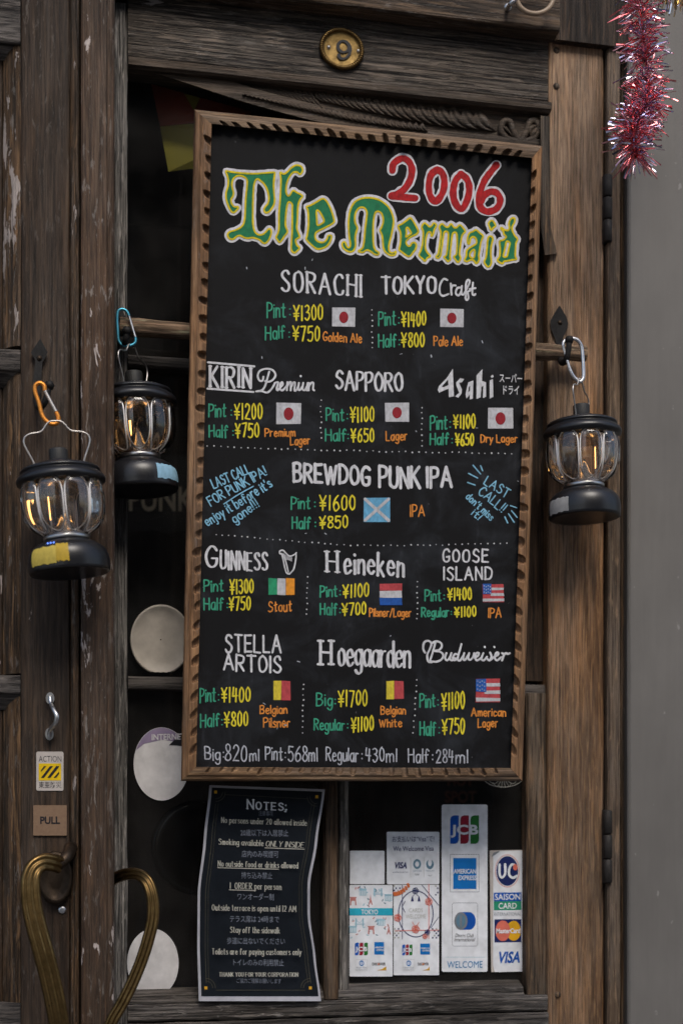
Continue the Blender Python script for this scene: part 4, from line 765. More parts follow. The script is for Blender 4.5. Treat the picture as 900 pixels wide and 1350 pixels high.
def dots(p, sp, r=.95):
    mb = MB()
    for (x0, y0), (x1, y1) in zip(p[:-1], p[1:]):
        n = max(1, round(math.hypot(x1 - x0, y1 - y0) / sp))
        for i in range(n):
            s_ = i / n; q = r * rn.uniform(.75, 1.2); mb.plate(B, oval(x0 + (x1 - x0) * s_ + rn.uniform(-.7, .7), y0 + (y1 - y0) * s_ + rn.uniform(-.7, .7), q, q, 7), .0003, None, (), C_['white'])
    put(mb, 'dotted_line', bd)
for p in ([(273, 588), (380, 592), (500, 595), (683, 598)], [(285, 704.5), (360, 711), (453, 718.7), (550, 719), (676, 716)]): dots(p, 8.6)
for x, y0, x1, y1 in ((490, 408, 490.5, 466), (423, 528, 423, 585), (556, 537, 556, 595), (405, 761, 404, 817), (550, 767, 549.5, 823), (400, 902, 398.5, 973), (549, 897, 544, 974)): dots([(x, y0), (x1, y1)], 7.4)
mb = MB(); rn = random.Random(11)                                    # stray chalk ticks and half-wiped strokes
for x, y in ((568, 468), (345, 470), (428, 703), (515, 838), (392, 872), (375, 956), (366, 959), (627, 564), (682, 634), (325, 352), (402, 352), (412, 341), (470, 615), (500, 612), (548, 568), (635, 449), (530, 466), (347, 927), (404, 703), (695, 470)):
    mb = MB(); a = rn.uniform(0, 3); l = rn.uniform(1, 3.5); mb.ribbon(B, [(x, y), (x + l * math.cos(a), y + l * math.sin(a))], rn.uniform(.7, 1.6), ch); put(mb, 'chalk_tick', bd)

# ------------------------------------------------------------------ lanterns
def base_r(z):
    pr = [(0, .0455), (.0015, .047), (.012, .0475), (.02, .0465), (.026, .044), (.031, .039), (.035, .032), (.0385, .0245)]
    for (z0, r0), (z1, r1) in zip(pr[:-1], pr[1:]):
        if z0 <= z <= z1: return r0 + (r1 - r0) * (z - z0) / (z1 - z0)
    return pr[-1][1]
NL = 9
def lantern_root(label): return thing('lantern', label, 'lantern', (0, 0, 0), 'camping lanterns hung on the door')
LAB = ['black lantern with yellow tape hanging from an orange carabiner on the left leaf', 'black lantern with pale blue tape under a blue carabiner, partly behind the left leaf', 'black lantern with grey tape hanging from a silver carabiner beside the grey wall']
proto = lantern_root(LAB[0])
mb = MB(); mb.lathe([(.0001, .0015), (.030, .0015), (.040, .0005)] + [(base_r(z), z) for z in (0, .0008, .0015, .004, .008, .012, .016, .02, .023, .026, .0285, .031, .033, .035, .037, .0385)] + [(.018, .0388)], (0, 0, 0), 64); mb.build('base', M['black_paint'], proto)
mb = MB(); mb.lathe([(.02, .0386), (.0262, .0386), (.0268, .0395), (.0268, .0425), (.026, .0432), (.02, .0432)], (0, 0, 0), 56); mb.build('collar', M['chrome'], proto)
gp = [(.0232, .0432), (.0258, .0452), (.032, .0482), (.0385, .0525), (.0435, .058), (.0468, .065), (.0484, .073), (.049, .082), (.0488, .091), (.0478, .099), (.0462, .1045), (.0445, .1075)]
gp = crom(gp, 4)
def env(z): return max(0, min(1, (z - .0435) / .012)) * max(0, min(1, (.1095 - z) / .008))
def bulge(z, a):
    """pillow-shaped flutes round the globe, each arched at top and bottom"""
    t_ = (z - .0765) / .0315; w_ = math.sqrt(max(0, 1 - max(0, (abs(t_) - .55) / .45) ** 2)); s_ = abs((((a + R(10)) / (2 * math.pi) * NL) % 1) - .5) * 2
    d = s_ / max(w_ * .97, 1e-4)
    return math.sqrt(max(0, 1 - d ** 5)) * env(z) if d < 1 else 0
def lob(r, z, a):
    return r - .0095 * env(z) + .0095 * bulge(z, a)
def lob_in(r, z, a):
    return r - .0095 * env(z) - .002 + .0082 * bulge(z, a)
SEG = 288
def ring(fn, r, z): return [Vector((fn(r, z, 2 * math.pi * k / SEG) * math.cos(2 * math.pi * k / SEG), fn(r, z, 2 * math.pi * k / SEG) * math.sin(2 * math.pi * k / SEG), z)) for k in range(SEG)]
rings = [ring(lob, r, z) for r, z in gp] + [ring(lob_in, r, z) for r, z in reversed(gp)]; rings.append(rings[0])
mb = MB(); mb.loft(rings, 0, True, True, False); glb = mb.build('globe', M['lamp_glass'], proto)
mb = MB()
for k in range(NL):                                                # flute outlines as whitish tubes, in place of bright reflections in the glass
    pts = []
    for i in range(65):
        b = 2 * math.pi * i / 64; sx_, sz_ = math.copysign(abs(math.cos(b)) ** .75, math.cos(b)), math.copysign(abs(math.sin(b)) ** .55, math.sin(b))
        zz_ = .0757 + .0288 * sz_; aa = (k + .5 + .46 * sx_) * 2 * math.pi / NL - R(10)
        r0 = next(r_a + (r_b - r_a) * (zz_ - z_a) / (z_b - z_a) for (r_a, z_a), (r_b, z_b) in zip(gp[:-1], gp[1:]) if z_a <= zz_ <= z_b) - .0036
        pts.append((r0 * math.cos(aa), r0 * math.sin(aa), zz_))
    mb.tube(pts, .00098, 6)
mb.build('flute_highlights', M['rim_highlight'], glb)
mb = MB(); mb.lathe([(.0001, .101), (.04, .1025), (.0475, .1035), (.0512, .1055), (.0518, .108), (.0512, .1105), (.049, .1135), (.0462, .1152), (.0448, .1162), (.0448, .1175), (.0462, .1182), (.0464, .1195), (.0452, .1212), (.04, .1235), (.032, .1252), (.023, .1265), (.0192, .1275), (.0185, .1295), (.0165, .131), (.013, .1315), (.0001, .1316)], (0, 0, 0), 72); mb.build('cap', M['black_paint'], proto)
mb = MB(); mb.lathe([(.0108, .1312), (.0108, .144), (.0102, .1455), (.0001, .1457)], (0, 0, 0), 60, rf=lambda r, z, a: r + (.0003 * math.cos(24 * a) if .131 < z < .1445 else 0)); mb.build('knob', M['black_rubber'], proto)
mb = MB(); mb.lathe([(.0001, .079), (.003, .0785), (.006, .070), (.0105, .060), (.0165, .051), (.0228, .0437)], (0, 0, 0), 40); mb.build('reflector', M['reflector'], proto)
mb = MB(); mb.lathe([(.0001, .1005), (.036, .1005), (.037, .1015)], (0, 0, 0), 48); mb.build('added_top_reflector', M['reflector'], proto)  # mirror disc added under the cap to brighten the globe
for k in range(3):
    a = R(-66 + 120 * k); x, y = .0165 * math.cos(a), .0165 * math.sin(a)
    mb = MB(); mb.tube([(x, y, .066), (x, y, .091)], .0007, 8); f_ = mb.build('filament', M['filament'], proto)
    mb = MB(); mb.tube([(x, y, .052), (x, y, .0655)], .0006, 6); mb.tube([(x, y, .0915), (x, y, .1015)], .0006, 6); mb.build('filament_post', M['steel_wire'], f_)
bail = [(-.0265, .1225), (-.030, .134), (-.0375, .152), (-.0365, .1605), (-.030, .1645), (-.0195, .166), (-.0145, .169), (-.0105, .1745), (-.006, .178), (0, .1785), (.006, .178), (.0105, .1745), (.0145, .169), (.0195, .166), (.030, .1645), (.0365, .1605), (.0375, .152), (.030, .134), (.0265, .1225)]
mb = MB(); mb.tube([(x, 0, z) for x, z in crom(bail, 5)], .00105, 8)
for s_ in (-1, 1): mb.lathe([(.0001, .1255), (.0022, .125), (.0026, .1235), (.0026, .121)], (s_ * .0265, 0, 0), 12)
mb.build('bail', M['steel_wire'], proto)
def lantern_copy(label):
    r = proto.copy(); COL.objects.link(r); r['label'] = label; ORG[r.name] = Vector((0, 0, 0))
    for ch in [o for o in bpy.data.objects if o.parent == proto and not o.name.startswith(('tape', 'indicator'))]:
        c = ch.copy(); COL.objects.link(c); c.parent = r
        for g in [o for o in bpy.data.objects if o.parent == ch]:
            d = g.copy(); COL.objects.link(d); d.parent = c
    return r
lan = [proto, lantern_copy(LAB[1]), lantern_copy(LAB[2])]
def tape(parent, a0, a1, z0, z1, rot, mt, seed):
    mb = MB(); n = 14; rn = random.Random(seed); rows = []
    e = [(rn.uniform(-.0009, .0009), rn.uniform(-.0009, .0009)) for _ in range(n + 1)]
    for i in range(n + 1):
        a = R(a0 + (a1 - a0) * i / n - rot); row = []
        for k in range(8):
            z = z0 + e[i][0] + (z1 + e[i][1] - z0 - e[i][0]) * k / 7; r = base_r(z) + .0004 + .0002 * noise.noise(Vector((i * .9, k * .8, seed)))
            row.append(Vector((r * math.cos(a), r * math.sin(a), z)))
        rows.append(row)
    mb.loft(rows, 0, True, False, False); mb.build('tape', mt, parent)
ROT = [0, 58, 53]; TILT = [-5.6, -3.6, -1.9]
POS = [LEAF.at(92.5, 756.5, .066), DOOR.at(186, 648, .036), DOOR.at(770.6, 683.5, .062)]
for o, p, rz, tl_ in zip(lan, POS, ROT, TILT):
    o.location = p; o.scale = (1, 1, 1.0 if o == proto else 1.03); o.rotation_euler = (Matrix.Rotation(R(tl_), 3, 'Y') @ Matrix.Rotation(R(rz), 3, 'Z')).to_euler()
tape(lan[0], -154, -109, .006, .0265, 0, M['tape_yellow'], 2); tape(lan[0], -110, -91, .0075, .0285, 0, paint('tape_ochre', (.5, .34, .04), .2, .55), 5)
tape(lan[1], -66, -12, .007, .025, 60, M['tape_blue'], 3); tape(lan[2], -172, -126, .003, .0215, 64, M['tape_silver'], 4)
mb = MB()
for k in range(3):
    a = R(-125 + k * 5.5); r = base_r(.0305) + .0003; c = Vector((r * math.cos(a), r * math.sin(a), .0305)); mb.lathe([(.0001, .0008), (.0009, .0006), (.0012, -.0003)], c, 10, axis=Matrix.Rotation(R(90), 3, 'X'))
mb.build('indicator_light', M['led'], lan[0])
# carabiners
def carabiner(label, pl, h, x0, y0, sc, body, gate, r, mt, mg):
    t_ = thing('carabiner', label, 'carabiner', pl.at(*zz([P2(body)[0]], x0, y0, sc)[0], h), 'carabiners holding the lanterns')
    mb = MB(); mb.tube([pl.at(x, y, h) for x, y in crom(zz(body, x0, y0, sc), 6)], r, 12); mb.build('body', mt, t_)
    g = zz(gate, x0, y0, sc); mb = MB(); mb.tube([pl.at(x, y, h) for x, y in g], r * .82, 12)
    mb.tube([pl.at(*lerp(g[0], g[1], .0), h), pl.at(*lerp(g[0], g[1], .05), h)], r * 1.02, 12); mb.tube([pl.at(*lerp(g[0], g[1], .95), h), pl.at(*lerp(g[0], g[1], 1.0), h)], r * 1.02, 12); mb.build('gate', mg, t_)
carabiner('orange carabiner on the iron hook of the left leaf', LEAF, .056, 0, 380, 3.215, '190,434 187,412 168,401 150,412 149,438 165,485 178,535 198,564 226,576 245,566 247,546 238,524', '191,436 237,522', .0025, M['orange_alu'], M['steel_wire'])
carabiner('blue carabiner beside the end of the branch', DOOR, .04, 0, 380, 3.215, '547,116 535,95 515,88 500,98 496,130 499,180 504,224 525,243 555,241 573,229 574,208', '547,118 573,206', .0018, M['blue_alu'], M['alu'])
carabiner('silver carabiner on the iron hook of the right stile', DOOR, .064, 680, 380, 3.973, '246,302 249,282 268,266 300,263 326,276 343,310 350,380 353,440 351,470 337,489 318,480 296,456 279,421', '246,304 279,419', .0024, M['alu'], M['alu'])

# ------------------------------------------------------------------ plates and notices
D3 = lambda x, y, h: DOOR.at(x, y, h)
L3 = lambda x, y, h: LEAF.at(x, y, h)
G3 = lambda x, y, h: GLASS.at(x, y, h)
u, z = DOOR.U(449.5), DOOR.Z(449.5, 66); nr = thing('number_plate', 'oval brass number plate with rope edge screwed to the top rail', 'number plate', DOOR.w(u, z - .028, .001))
def ovw(s_, h, n=96): return [DOOR.w(u + .0292 * s_ * math.cos(2 * math.pi * k / n), z + .0268 * s_ * math.sin(2 * math.pi * k / n), h) for k in range(n)]
mb = MB(); mb.loft([ovw(.93, .001), ovw(.93, .004), ovw(.85, .0046), ovw(.8, .0036), ovw(.76, .0032), ovw(.4, .0036), ovw(.02, .0038)], 0, True, True, False); mb.build('plate', M['brass_plate'], nr)
mb = MB(); rings = []
for i in range(360):
    a = 2 * math.pi * i / 360; rg = []
    for k in range(10):
        b = 2 * math.pi * k / 10; rr = .0027 + .0007 * math.cos(54 * a + b * 1.0)
        rg.append(DOOR.w(u + (.0272 + rr * math.cos(b)) * math.cos(a), z + (.0248 + rr * math.cos(b)) * math.sin(a), .0045 + rr * math.sin(b)))
    rings.append(rg)
rings.append(rings[0]); mb.loft(rings, 0, True, True, False); mb.build('rope_rim', M['brass'], nr)
mb = MB(); mb.k = 250; F9 = lambda x, y, h: DOOR.at(x, y, h + .0016)
for s_ in ('445.5,57 450,53.5 456,54.5 460,60 458,66 452,68 446.5,64.5 445.5,58 448,54.5', '459.5,58 461.5,64 460,71 455,76 449,76 446,72'): mb.ribbon(F9, P2(s_), 4.4, 0, None, True, (.2, .55))
mb.plate(F9, oval(446.5, 72, 2.4, 2.4, 14), .0035); mb.build('numeral', M['k_ink'], nr)
for x, y in ((432.5, 63.5), (471.5, 68.5)):
    mb = MB(); mb.lathe([(.0001, .0056), (.0018, .0052), (.0026, .0036)], DOOR.at(x, y, 0), 12, axis=Matrix.Rotation(R(90), 3, 'X')); mb.build('screw', M['steel_wire'], nr)

KN = [k for k in M if k.startswith('k_')]; KI = {k[2:]: i for i, k in enumerate(KN)}
def kput(mb, name, parent=None, label=None, origin=None):
    used = sorted(set(mb.m)); mp = {q: i for i, q in enumerate(used)}; mb.m = [mp[i] for i in mb.m]
    return mb.build(name, [M[KN[q]] for q in used], parent, label, origin)
def frame_line(mb, F, pts, wid, col, h): 
    for a, b in zip(pts, pts[1:] + pts[:1]): mb.ribbon(F, [a, b], wid, KI[col], h); h += .00001
# ACTION sticker, PULL plate
mb = MB(); mb.plate(L3, rrect(47.8, 991.2, 83.7, 1042.8, 2.2), -.0032, -.0041, (), KI['offwhite']); sk = kput(mb, 'security_sticker'); tag(sk, 'small white sticker reading ACTION with yellow and black stripes on the left leaf', 'sticker')
mb = MB(); LF = lambda x, y, h: LEAF.at(x, y, h - .0038)
printed(mb, LF, 'ACTION', 51, 1004.6, 81, 1004.6, 8, KI['ink'], 0); kput(mb, 'lettering', sk); mb = MB(); printed(mb, LF, '\u6771\u4e9c\u9632\u707d', 51, 1038.5, 81, 1038.5, 6.6, KI['ink'], .01); kput(mb, 'lettering', sk)
mb = MB(); mb.plate(LF, rect(51, 1006.8, 80.5, 1029.3), .0009, None, (), KI['warn'])
for pts in ('232,345 270,292 300,292 232,365', '232,440 345,292 385,292 268,442', '312,440 425,292 462,292 455,310 350,442', '392,440 462,360 462,390 425,440'): mb.plate(LF, zz(pts, 30, 980, 9.64), .0012, None, (), KI['ink'])
kput(mb, 'hazard_stripes', sk)
mb = MB(); mb.plate(L3, rrect(43.8, 1062, 88, 1102, .8), -.0015, -.004); pp = mb.build('pull_plate', M['copper']); tag(pp, 'square bronze plate reading PULL below the ACTION sticker', 'door plate')
mb = MB(); printed(mb, lambda x, y, h: LEAF.at(x, y, h - .0018), 'PULL', 53, 1086.3, 79, 1086.3, 9.5, KI['ink'], .03); kput(mb, 'lettering', pp)
# house notes: a curling laminated sheet standing on the sill
XL = [(0, 276), (.25, 268.5), (.5, 260.5), (.75, 260), (1, 262)]; XR = [(0, 428), (.25, 418), (.45, 408.5), (.6, 408.5), (.8, 416), (1, 423)]
def lk(tb, v):
    v = max(0, min(1, v))
    pts = [(tb[0][0] - .2, tb[0][1])] + tb + [(tb[-1][0] + .2, tb[-1][1])]
    for (a, x), (b, y) in zip(tb[:-1], tb[1:]):
        if a <= v <= b: s_ = (v - a) / (b - a); return x + (y - x) * (s_ * .5 + .5 * s_ * s_ * (3 - 2 * s_))
def hs(x, y):
    v = (y - 1036) / 285; uu = (x - lk(XL, v)) / (lk(XR, v) - lk(XL, v))
    return .010 + .009 * math.sin(v * 5.2 + .5) * (.35 + .65 * uu) + .003 * math.cos(uu * 5 + v * 2)
N3 = lambda x, y, h: DOOR.at(x, y, hs(x, y) + h)
def sheet(mb, inset, h, mi, nu=10, nv=36, it=0, ib=0):
    rows = []
    for j in range(nv + 1):
        v = j / nv; a, b = lk(XL, v) + inset, lk(XR, v) - inset; row = []
        for i in range(nu + 1):
            uu = i / nu; y = (1035.5 + it + 5.5 * uu) + ((1320.5 - ib) - (1035.5 + it + 5.5 * uu)) * v; row.append(N3(a + (b - a) * uu, y, h))
        rows.append(row)
    mb.loft(rows, mi, True, False, False)
mb = MB(); sheet(mb, 0, 0, KI['signwhite']); nt_ = kput(mb, 'notes_sign'); tag(nt_, 'curling black laminated sheet of house rules headed NOTES standing on the sill', 'sign')
mb = MB(); sheet(mb, 3.4, .0004, KI['signblack'], it=3.2, ib=6.5); kput(mb, 'printed_panel', nt_)
NF = lambda x, y, h: DOOR.at(x, y, hs(x, y) + h + .0005)
mb = MB(); tx, jp = KI['signtext'], KI['signjp']
SR = dict(nib=(0, .4), serif=.07, jit=0, gap=.24)
def sline(s_, x0, y0, x1, y1, c, pen=1.0, **kw): k_ = dict(SR); k_.update(kw); hand(mb, NF, s_, x0, y0, x1, y1, c, pen, tx, **k_)
hand(mb, NF, 'Notes;', 326, 1066.5, 378, 1069, 12, 2.1, KI['card'], nib=(0, .7), jit=0, serif=.06, smallcaps=True, gap=.22)
sline('No persons under 20 allowed inside', 292, 1085, 404, 1089, 7.4); sline('Smoking available', 288.5, 1113.6, 347, 1115.8, 7.4); sline('ONLY INSIDE', 350, 1116, 400, 1118, 7.0, slant=.2, gap=.18)
sline('No outside food or drinks allowed', 287.5, 1142.5, 393, 1145.3, 7.4); sline('1  ORDER per person', 303, 1172, 371, 1173.6, 8); sline('Outside terrace is open until 12 AM', 279.5, 1200.6, 390.5, 1202.5, 7.6)
sline('Stay off the sidewalk', 303.5, 1230, 368.5, 1231, 7.6); sline('Toilets are for paying customers only', 279.5, 1258.6, 397, 1259.5, 7.6); sline('THANK YOU FOR YOUR CORPORATION', 289, 1287.8, 393, 1288.2, 5.2, .85)
for a, b in (((349, 1118.2), (401, 1120)), ((287, 1144.4), (367, 1146.4)), ((302, 1173.6), (337, 1174.6))): mb.ribbon(NF, [a, b], .9, tx)
for s_, x0, x1, y, c in (('\u6ce8\u610f\u4e8b\u9805', 341, 360, 1075.2, 5.2), ('20\u6b73\u4ee5\u4e0b\u306f\u5165\u5c45\u7981\u6b62', 317, 380, 1101.7, 7), ('\u5e97\u5185\u306e\u307f\u55ab\u7159\u53ef', 318.5, 367, 1129.7, 7), ('\u6301\u3061\u8fbc\u307f\u7981\u6b62', 318, 359, 1158, 7), ('\u30ef\u30f3\u30aa\u30fc\u30c0\u30fc\u5236', 313, 361, 1186, 7), ('\u30c6\u30e9\u30b9\u5e2d\u306f 24\u6642\u307e\u3067', 303, 368, 1215.5, 7), ('\u6b69\u9053\u306b\u51fa\u306a\u3044\u3067\u304f\u3060\u3055\u3044', 299, 375.5, 1244.4, 7), ('\u30c8\u30a4\u30ec\u306e\u307f\u306e\u5229\u7528\u7981\u6b62', 307.5, 374, 1272.8, 7), ('\u3054\u5354\u529b\u3054\u7406\u89e3\u304a\u9858\u3044\u3057\u307e\u3059', 312, 370.5, 1296, 5)):
    printed(mb, NF, s_, x0, y, x1, y + .8, c, jp, .005)
kput(mb, 'lettering', nt_)
mb = MB()
for ins, wd in ((10.5, .7), (14, .5)):
    pl_, pr_ = [], []
    for j in range(19):
        v = .085 + .83 * j / 18; y = 1036 + 285 * v; pl_.append((lk(XL, v) + ins, y)); pr_.append((lk(XR, v) - ins, y))
    mb.ribbon(NF, pl_, wd, KI['signline']); mb.ribbon(NF, pr_, wd, KI['signline'])
mb.ribbon(NF, [(297, 1048), (406, 1053.5)], .6, KI['signline']); mb.ribbon(NF, [(285, 1306), (402, 1306)], .6, KI['signline'])
for cx, cy, sx, sy in ((284.3, 1044.5, 1, 1), (417.5, 1050.8, -1, 1), (271.3, 1303, 1, -1), (409, 1303, -1, -1)):
    mb.plate(NF, rect(cx - 2, cy - 2, cx + 2, cy + 2), .0003, None, (), KI['gold'])
    for r_ in (9, 12.5): mb.ribbon(NF, [(cx + sx * r_ * math.cos(R(a)), cy + sy * r_ * math.sin(R(a))) for a in range(0, 91, 15)], .7, KI['signline'])
kput(mb, 'border', nt_)
# payment notices on the glass
def card(label, x0, y0, x1, y1, r=2.0, col='card', sl=0.0, name='payment_notice', grp='payment notices on the door glass', h=.0018):
    mb = MB(); mb.plate(G3, rrect(x0, y0, x1, y1, r, 5, sl), h, .0003, (), KI[col]); o = kput(mb, name); tag(o, label, 'notice', grp); return o
CF = lambda x, y, h: GLASS.at(x, y, h + .0016)
def jcb(mb, x0, y0, x1, y1):
    w_ = (x1 - x0) / 3.4
    for k, c in enumerate(('cblue', 'cred', 'cgreen')):
        a = x0 + k * w_ * 1.2; b = a + w_; r_ = w_ * .42
        o = [(a + r_, y0), (b, y0), (b, y1 - r_), (b - r_ * .3, y1 - r_ * .3), (b - r_, y1), (a, y1), (a, y0 + r_), (a + r_ * .3, y0 + r_ * .3)]; mb.plate(CF, o, .0004, None, (), KI[c])
    hh = (y1 - y0) * .33; printed(mb, CF, 'JCB', x0 + .4, y0 + (y1 - y0) * .66, x1 - .8, y0 + (y1 - y0) * .66, hh, KI['card'], .035, 0, .0007)
def amex(mb, x0, y0, x1, y1, small=False):
    mb.plate(CF, rect(x0, y0, x1, y1), .0004, None, (), KI['amex']); hh = (y1 - y0)
    printed(mb, CF, 'AMERICAN', x0 + .5, y0 + hh * .5, x1 - .6, y0 + hh * .5, hh * .15, KI['card'], .02, 0, .0007); printed(mb, CF, 'EXPRESS', x0 + (x1 - x0) * .22, y0 + hh * .71, x1 + .2, y0 + hh * .71, hh * .15, KI['card'], .02, 0, .0007)
c1 = card('plain blank white card at the left of the payment notices', 461, 1122, 506.7, 1166, 1, 'card')
c2 = card('white card with blue wording We Welcome Visa on the glass', 509.6, 1097, 579, 1166.2)
mb = MB(); ny = KI['navy']; printed(mb, CF, '\u304a\u652f\u6255\u3044\u306f\u201cVisa\u201d\u3067!', 517, 1110, 572, 1109.5, 6.6, ny); printed(mb, CF, 'We Welcome Visa', 518, 1122.6, 571.5, 1122, 6.6, ny, .008); kput(mb, 'lettering', c2)
mb = MB(); printed(mb, CF, 'VISA', 519, 1145, 536, 1145, 8, ny, .035, .18); printed(mb, CF, 'worldwide partner', 517.5, 1151, 538, 1150.8, 1.5, ny); kput(mb, 'logo', c2)
mb = MB(); mb.plate(CF, oval(549.6, 1139.6, 5.1, 6.6, 30), .0004, None, [oval(549.6, 1139.6, 2.7, 3.6, 24)], KI['steel'])
q = [(566.5 + 5 * math.cos(R(a)), 1140 + 6.4 * math.sin(R(a))) for a in range(-55, 236, 15)] + [(566.5 + 2.6 * math.cos(R(a)), 1137.6 + 5 * math.sin(R(a))) for a in range(230, -51, -20)]; mb.plate(CF, q, .0004, None, (), KI['steel'])
for x in (541, 558.5): mb.ribbon(CF, [(x, 1131), (x, 1157)], .4, KI['palegrey'], .0003)
for x in (549.6, 566.5): printed(mb, CF, 'TOKYO 2020', x - 5.5, 1149.6, x + 5.5, 1149.6, 2.0, KI['steel']); 
for k in range(5): mb.plate(CF, oval(547.4 + k * 1.1, 1153 + (k % 2) * .9, .8, .9, 12), .0004 + k * .00003, None, [oval(547.4 + k * 1.1, 1153 + (k % 2) * .9, .5, .6, 10)], KI['grey'])
mb.ribbon(CF, [(564.5, 1154), (566.5, 1155.5), (568.6, 1154)], .6, KI['grey'], .0004); kput(mb, 'logo', c2)
c3 = card('white notice with a teal TOKYO band and little landmark icons', 460.5, 1167.2, 517.4, 1288, 1.6)
Z1 = lambda s_: zz(s_, 455, 1110, 6.923)
mb = MB(); mb.plate(CF, rect(460.6, 1197.8, 517.3, 1207.4), .0004, None, (), KI['teal']); printed(mb, CF, 'TOKYO', 476, 1206, 498, 1206, 6.6, KI['card'], .02, 0, .0008); kput(mb, 'band', c3)
mb = MB(); rn = random.Random(4); K = KI
def tower(x, y, s_): mb.plate(CF, zz([(0, 0), (2, 30), (8, 70), (22, 120), (12, 120), (0, 92), (-12, 120), (-22, 120), (-8, 70), (-2, 30)], x, y, s_), .0004, None, (), K['pink'])
def gate(x, y, s_): mb.plate(CF, zz([(-36, 0), (36, 0), (34, 12), (28, 12), (30, 40), (34, 85), (20, 85), (18, 40), (-18, 40), (-20, 85), (-34, 85), (-30, 40), (-28, 12), (-34, 12)], x, y, s_), .0004, None, (), K['pink'])
def hall(x, y, s_, c='lblue'):
    mb.plate(CF, zz([(-42, 0), (42, 0), (36, 12), (36, 70), (-36, 70), (-36, 12)], x, y, s_), .0004, None, (), K[c])
    for k in range(4): mb.ribbon(CF, zz([(-26 + k * 17, 22), (-26 + k * 17, 62)], x, y, s_), 1, K['card'], .0007)
def bridge(x, y, s_):
    for dx in (-36, 36): mb.plate(CF, zz([(dx - 7, 0), (dx + 7, 0), (dx + 7, 84), (dx - 7, 84)], x, y, s_), .0004, None, (), K['lblue'])
    mb.ribbon(CF, zz([(-36, 10), (0, 45), (36, 10)], x, y, s_), .6, K['lblue'], .0005); mb.ribbon(CF, zz([(-50, 60), (50, 60)], x, y, s_), .9, K['lblue'], .00052)
for dy, lay in ((0, ((72, gate, 505), (160, hall, 430), (230, tower, 470), (298, bridge, 425), (392, hall, 480))), (1, ((70, hall, 770), (130, bridge, 700), (236, gate, 770), (330, hall, 705), (396, tower, 740)))):
    for x, f_, y in lay: f_(455 + x / 6.923, 1110 + y / 6.923, 6.923 * 1.12)
for k in range(46):
    x = rn.uniform(463, 515); y = rn.choice([rn.uniform(1169, 1196), rn.uniform(1209, 1237)]); a = rn.uniform(0, 3); mb.ribbon(CF, [(x, y), (x + 2.2 * math.cos(a), y + 2.2 * math.sin(a))], 1.3, K[rn.choice(['lblue', 'lblue', 'steel', 'pink'])], .00035)
kput(mb, 'landmark_icons', c3)
c4 = card('white notice with a navy cord ring and knots round the words CARDS WELCOME', 518.6, 1167, 578.6, 1286.2, 1.2)
mb = MB(); o = oval(643, 660, 162, 215, 64); mb.plate(CF, zz(o, 455, 1110, 6.923), .0004, None, [zz(oval(643, 660, 153, 206, 64), 455, 1110, 6.923)], K['navy'])
for p, c in (('520,398 520,890', 'navy'), ('762,390 762,885', 'coral'), ('450,815 850,808', 'coral'), ('700,398 850,580', 'navy'), ('850,690 780,790', 'navy'), ('545,545 518,595 545,645', 'navy')): mb.k += 1; mb.ribbon(CF, Z1(p), .9, K[c], .00045 + mb.k * .00002, False)
for cx, cy, rr, c in ((640, 448, 28, 'navy'), (762, 548, 32, 'coral'), (478, 696, 32, 'coral'), (642, 800, 34, 'coral'), (748, 828, 24, 'navy'), (728, 866, 22, 'coral')):
    for a in range(0, 360, 72): mb.k += 1; x_, y_ = cx + rr * .5 * math.cos(R(a)), cy + rr * .5 * math.sin(R(a)); mb.plate(CF, zz(oval(x_, y_, rr * .62, rr * .62, 16), 455, 1110, 6.923), .0006 + mb.k * .00001, None, [zz(oval(x_, y_, rr * .42, rr * .42, 14), 455, 1110, 6.923)], K[c])
for x in (612, 672): mb.plate(CF, Z1(f'{x-4},500 {x+4},500 {x+14},545 {x-14},545'), .0005, None, (), K['navy']); mb.ribbon(CF, Z1(f'640,470 {x},505'), .7, K['navy'], .00047)
for x in (612, 672): mb.ribbon(CF, Z1(f'642,790 {x},735'), .8, K['coral'], .0005)
for k in range(7): mb.k += 1; x_, y_ = 445 + k * 21, 480 - k * k * 2.2; mb.plate(CF, zz([(x_ - 12, y_ - 18), (x_ + 8, y_ - 22), (x_ + 20, y_ + 14), (x_, y_ + 20)], 455, 1110, 6.923), .0005 + mb.k * .00001, None, (), K['orange'])
for gx, gy in ((440, 398), (785, 398), (445, 790), (790, 790)):
    for i in range(4):
        for j in range(5):
            if (i + j) % 2 == 0 and rn.random() < .8: x_, y_ = gx + i * 17, gy + j * 20; mb.plate(CF, zz(rect(x_, y_, x_ + 13, y_ + 15), 455, 1110, 6.923), .0004, None, (), K[rn.choice(['navy', 'navy', 'palegrey'])])
kput(mb, 'cord_pattern', c4)
mb = MB(); printed(mb, CF, 'CARDS', 539, 1203.2, 557, 1203.2, 5.4, K['palegrey'], -.005); printed(mb, CF, 'WELCOME', 534.5, 1211.4, 561, 1211.2, 5.6, K['palegrey'], -.005); kput(mb, 'lettering', c4)
